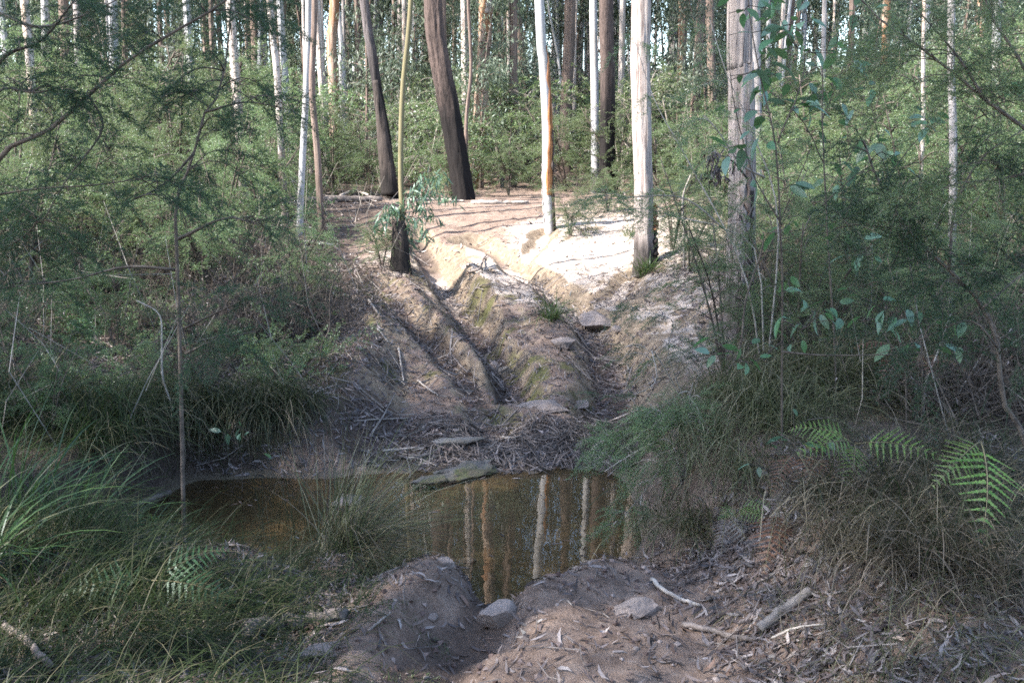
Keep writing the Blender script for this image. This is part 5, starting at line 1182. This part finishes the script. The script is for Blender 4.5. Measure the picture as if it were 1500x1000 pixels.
# ---------------------------------------------------------------- leaf litter and twigs on the ground (nobody could count them)
def litter_density(x, y):
    n1 = fbm(x * 1.3 + 3, y * 1.3, 4)
    t = ss(2.3, 1.2, np.abs(x - .3)); d = .9 - .78 * t
    d = np.maximum(d, rutmask(x, y) * ss(8, 8.6, y) * ss(14.5, 12.5, y) * .95)
    d = np.maximum(d, ss(7.65, 7.85, y) * ss(8.9, 8.3, y) * ss(1.9, 1.2, np.abs(x)))
    d = np.maximum(d, .9 * ss(-.45, -1.2, x) * ss(7.9, 8.6, y) * ss(13, 11, y) * ss(-.5, .2, n1))
    d = np.maximum(d, ss(.65, 1.1, x + .25 * n1) * ss(5.9, 5.5, y) * .95)
    d = np.maximum(d, .6 * ss(-.6, -.9, x) * ss(5.6, 5.2, y)); d = d * (1 - .5 * ss(.9, .5, np.abs(x)) * ss(6, 5.6, y))
    d = np.maximum(d, .42 * ss(7.8, 9, y) * ss(-.3, .4, n1) * ss(13.5, 11.5, y)); d = np.maximum(d, .10 * ss(20, 18, y))
    d = d * (1 - .55 * ss(1.3, 1.9, x) * ss(6, 5.5, y))
    return d * (H(x, y) > .0)
r = np.random.default_rng(1001)
def litter(name, label, n, box, L, seed, dens=litter_density, pile=.02):
    r = np.random.default_rng(seed); m = n * 4; x = r.uniform(box[0], box[1], m); y = r.uniform(box[2], box[3], m); k = r.random(m) < dens(x, y); x, y = x[k][:n], y[k][:n]; n = len(x)
    N_ = unit(normals(x, y) + r.normal(0, .28, (n, 3))); a = r.uniform(0, 6.28, n); T = np.c_[np.cos(a), np.sin(a), 0 * a]; T = unit(T - N_ * np.sum(T * N_, 1)[:, None]); B = np.cross(N_, T)
    l = L * r.uniform(.4, 1.25, n); w = l * r.uniform(.10, .20, n); z = H(x, y) + r.random(n) ** 2 * pile + .004
    C = np.c_[x, y, z]; cu = r.normal(.05, .16, n); bd = r.normal(0, .13, n)
    def pt(t, s, c): return C + T * (l * t)[:, None] + B * (w * s + bd * l * (t * t * 4 - .5))[:, None] + N_ * (cu * l * (t * t * 4) + c * w)[:, None]
    V = np.stack([pt(-.5, 0, 0), pt(-.18, .5, .25), pt(-.18, -.5, .1), pt(.2, .42, .25), pt(.2, -.42, .1), pt(.5, 0, 0)], 1).reshape(-1, 3)
    f3 = np.array([[0, 2, 1], [3, 4, 5]]); f4 = np.array([[1, 2, 4, 3]]); base = (np.arange(n) * 6)[:, None, None]
    mb = MB(); mb.v.append(V.astype(np.float32)); mb.f = [(f3[None] + base).reshape(-1, 3), (f4[None] + base).reshape(-1, 4)]; mb.n = len(V)
    return tag(obj(name, mb.mesh(name, M['litter'])), label, 'leaf litter', None, 'stuff')
litter('leaf_litter', 'fallen gum leaves strewn over the near bank and track', 19000, (-2.6, 3.0, 2.9, 5.9), .085, 11)
litter('leaf_litter', 'fallen gum leaves covering the slope and ruts beyond the pool', 30000, (-4, 4, 7.6, 13.5), .09, 12)
litter('leaf_litter', 'fallen leaves under the thickets', 16000, (-10, 10, 7.6, 22), .13, 13)
def twigs(name, label, n, box, L, rad, seed, dens=litter_density, mat='twig'):
    r = np.random.default_rng(seed); m = n * 4; x = r.uniform(box[0], box[1], m); y = r.uniform(box[2], box[3], m); k = r.random(m) < dens(x, y); x, y = x[k][:n], y[k][:n]; n = len(x)
    a = r.uniform(0, 6.28, n); l = L * r.uniform(.3, 1.3, n) * .5; dx, dy = np.cos(a) * l, np.sin(a) * l
    A = np.c_[x - dx, y - dy, H(x - dx, y - dy)]; B = np.c_[x + dx, y + dy, H(x + dx, y + dy)]; Cc = np.c_[x, y, H(x, y)] + r.normal(0, .15, (n, 3)) * l[:, None] * [1, 1, 0]
    up = np.c_[0 * x, 0 * x, rad + r.random(n) ** 3 * .04]; mb = MB(); rr = rad * r.uniform(.5, 1.5, n)
    sticks(mb, A + up, Cc + up, rr, rr * .85); sticks(mb, Cc + up, B + up + np.c_[0 * x, 0 * x, r.random(n) ** 3 * .06], rr * .85)
    return tag(obj(name, mb.mesh(name, M[mat])), label, 'twigs', None, 'stuff')
twigs('fallen_twigs', 'dark heap of washed-up twigs and bark along the far edge of the pool', 1500, (-.9, 1.1, 7.7, 8.75), .2, .006, 24, lambda x, y: ss(-.9, -.2, x) * ss(8.75, 8.3, y) * (H(x, y) > .01), 'log')
twigs('fallen_twigs', 'small dead twigs scattered over the near bank', 900, (-2.6, 3.0, 3.2, 5.9), .22, .0028, 21)
twigs('fallen_twigs', 'dead twigs and bark shreds scattered over the slope beyond the pool', 2600, (-4, 4, 7.6, 13.5), .30, .0042, 22)
twigs('fallen_twigs', 'dead twigs and sticks under the thickets', 1800, (-10, 10, 8, 22), .6, .007, 23)
# thin bare twigs standing in the undergrowth
r = np.random.default_rng(1002); n = 300; x = np.r_[r.uniform(-7, -1.6, n // 2), r.uniform(1.5, 7, n // 2)]; y = np.r_[r.uniform(6.5, 18, n // 2), r.uniform(5.5, 18, n // 2)]
k = (np.abs(x - .3) > 1.6 + .08 * (y - 8)) & (H(x, y) > .05); x, y = x[k], y[k]; n = len(x); A = np.c_[x, y, H(x, y)]; D = unit(np.c_[r.normal(0, .5, n), r.normal(0, .5, n), np.ones(n)]); l = r.uniform(.3, 1.5, n)
mb = MB(); B = A + D * l[:, None]; Bm = (A + B) / 2 + r.normal(0, .07, (n, 3)); sticks(mb, A, Bm, .0045, .0035); sticks(mb, Bm, B, .0035, .002); C = A + (B - A) * r.uniform(.4, .9, n)[:, None]; sticks(mb, C, C + unit(D + r.normal(0, .8, (n, 3))) * (l * .5)[:, None], .003, .0015)
tag(obj('bare_twigs', mb.mesh('bare_twigs', M['palestem'])), 'thin bare twigs standing in the undergrowth', 'twigs', None, 'stuff')

# leaves floating on the pool
r = np.random.default_rng(1003); n = 90; x = r.uniform(-2.3, 1.0, n * 4); y = r.uniform(5.4, 7.8, n * 4); k = (H(x, y) < -.02) & (r.random(n * 4) < np.where(H(x, y) > -.12, 1, .25)); x, y = x[k][:n], y[k][:n]; n = len(x)
mb = MB(); tv = np.array([(-.5, 0, 0), (-.15, .09, .02), (-.15, -.09, .01), (.2, .075, .02), (.2, -.075, .01), (.5, 0, .02)]); a = r.uniform(0, 6.28, n)
place(mb, tv, np.array([[1, 2, 4, 3]]), frames(np.c_[np.cos(a), np.sin(a), 0 * a]), r.uniform(.04, .10, n), np.c_[x, y, 0 * x + .003]); V0 = mb.n
mb.f.append((np.array([[0, 2, 1], [3, 4, 5]])[None] + (np.arange(n) * 6)[:, None, None]).reshape(-1, 3))
tag(obj('floating_leaves', mb.mesh('floating_leaves', M['litter'])), 'fallen leaves floating on the pool', 'leaves', None, 'stuff')
# cluster of dead leaves caught on a twig before the thick grey trunk
r = np.random.default_rng(1004); b = pix(1095, 262, 9.5); e = pix(1048, 225, 8.9); mb = MB(); root = thing('dead_leaf_cluster', 'dark clump of dead leaves hanging on a twig of the thick grey trunk', 'dead leaves', b)
add_tube(mb, spline([b, (b + e) / 2 + [0, 0, .05], e], 8), np.linspace(.012, .005, 8), 5); obj('twig', mb.mesh('twig', M['stem'], True, b), root)
fol = MB(); gum_leaves(fol, np.array([e, e + [.06, 0, -.08], e + [-.05, 0, -.12], e + [.02, 0, -.2]]), .05, 30, r, .10, .02, 1.2); obj('leaves', fol.mesh('leaves', M['litter'], False, b), root, kind='stuff')

# clods and small stones of the worn track
r = np.random.default_rng(1005); n = 5200; x = np.r_[r.uniform(-1.1, 1.5, n // 2), r.uniform(-2.4, 2.6, n // 2)]; y = np.r_[r.uniform(2.9, 5.7, n // 2), 8 + 9 * r.random(n // 2) ** 1.5]
k = (H(x, y) > .01) & (r.random(n) < ss(-.5, .4, fbm(x * 2, y * 2, 3)) + .15); x, y = x[k], y[k]; n = len(x)
cv = np.array([(1, 0, 0), (-1, .1, 0), (0, 1, .1), (.1, -1, 0), (0, 0, .8), (.1, 0, -.6)]); cf = np.array([[0, 2, 4], [2, 1, 4], [1, 3, 4], [3, 0, 4], [2, 0, 5], [1, 2, 5], [3, 1, 5], [0, 3, 5]])
mb = MB(); a = r.uniform(0, 6.28, n); place(mb, cv, cf, frames(np.c_[np.cos(a), np.sin(a), r.normal(0, .3, n)], r.normal(0, .6, n)), .004 + .020 * r.random(n) ** 4 + .0012 * (y - 3) * .4, np.c_[x, y, H(x, y) + .002])
tag(obj('soil_clods', mb.mesh('soil_clods', M['clod'])), 'crumbs of clay and small stones on the worn track', 'clods', None, 'stuff')
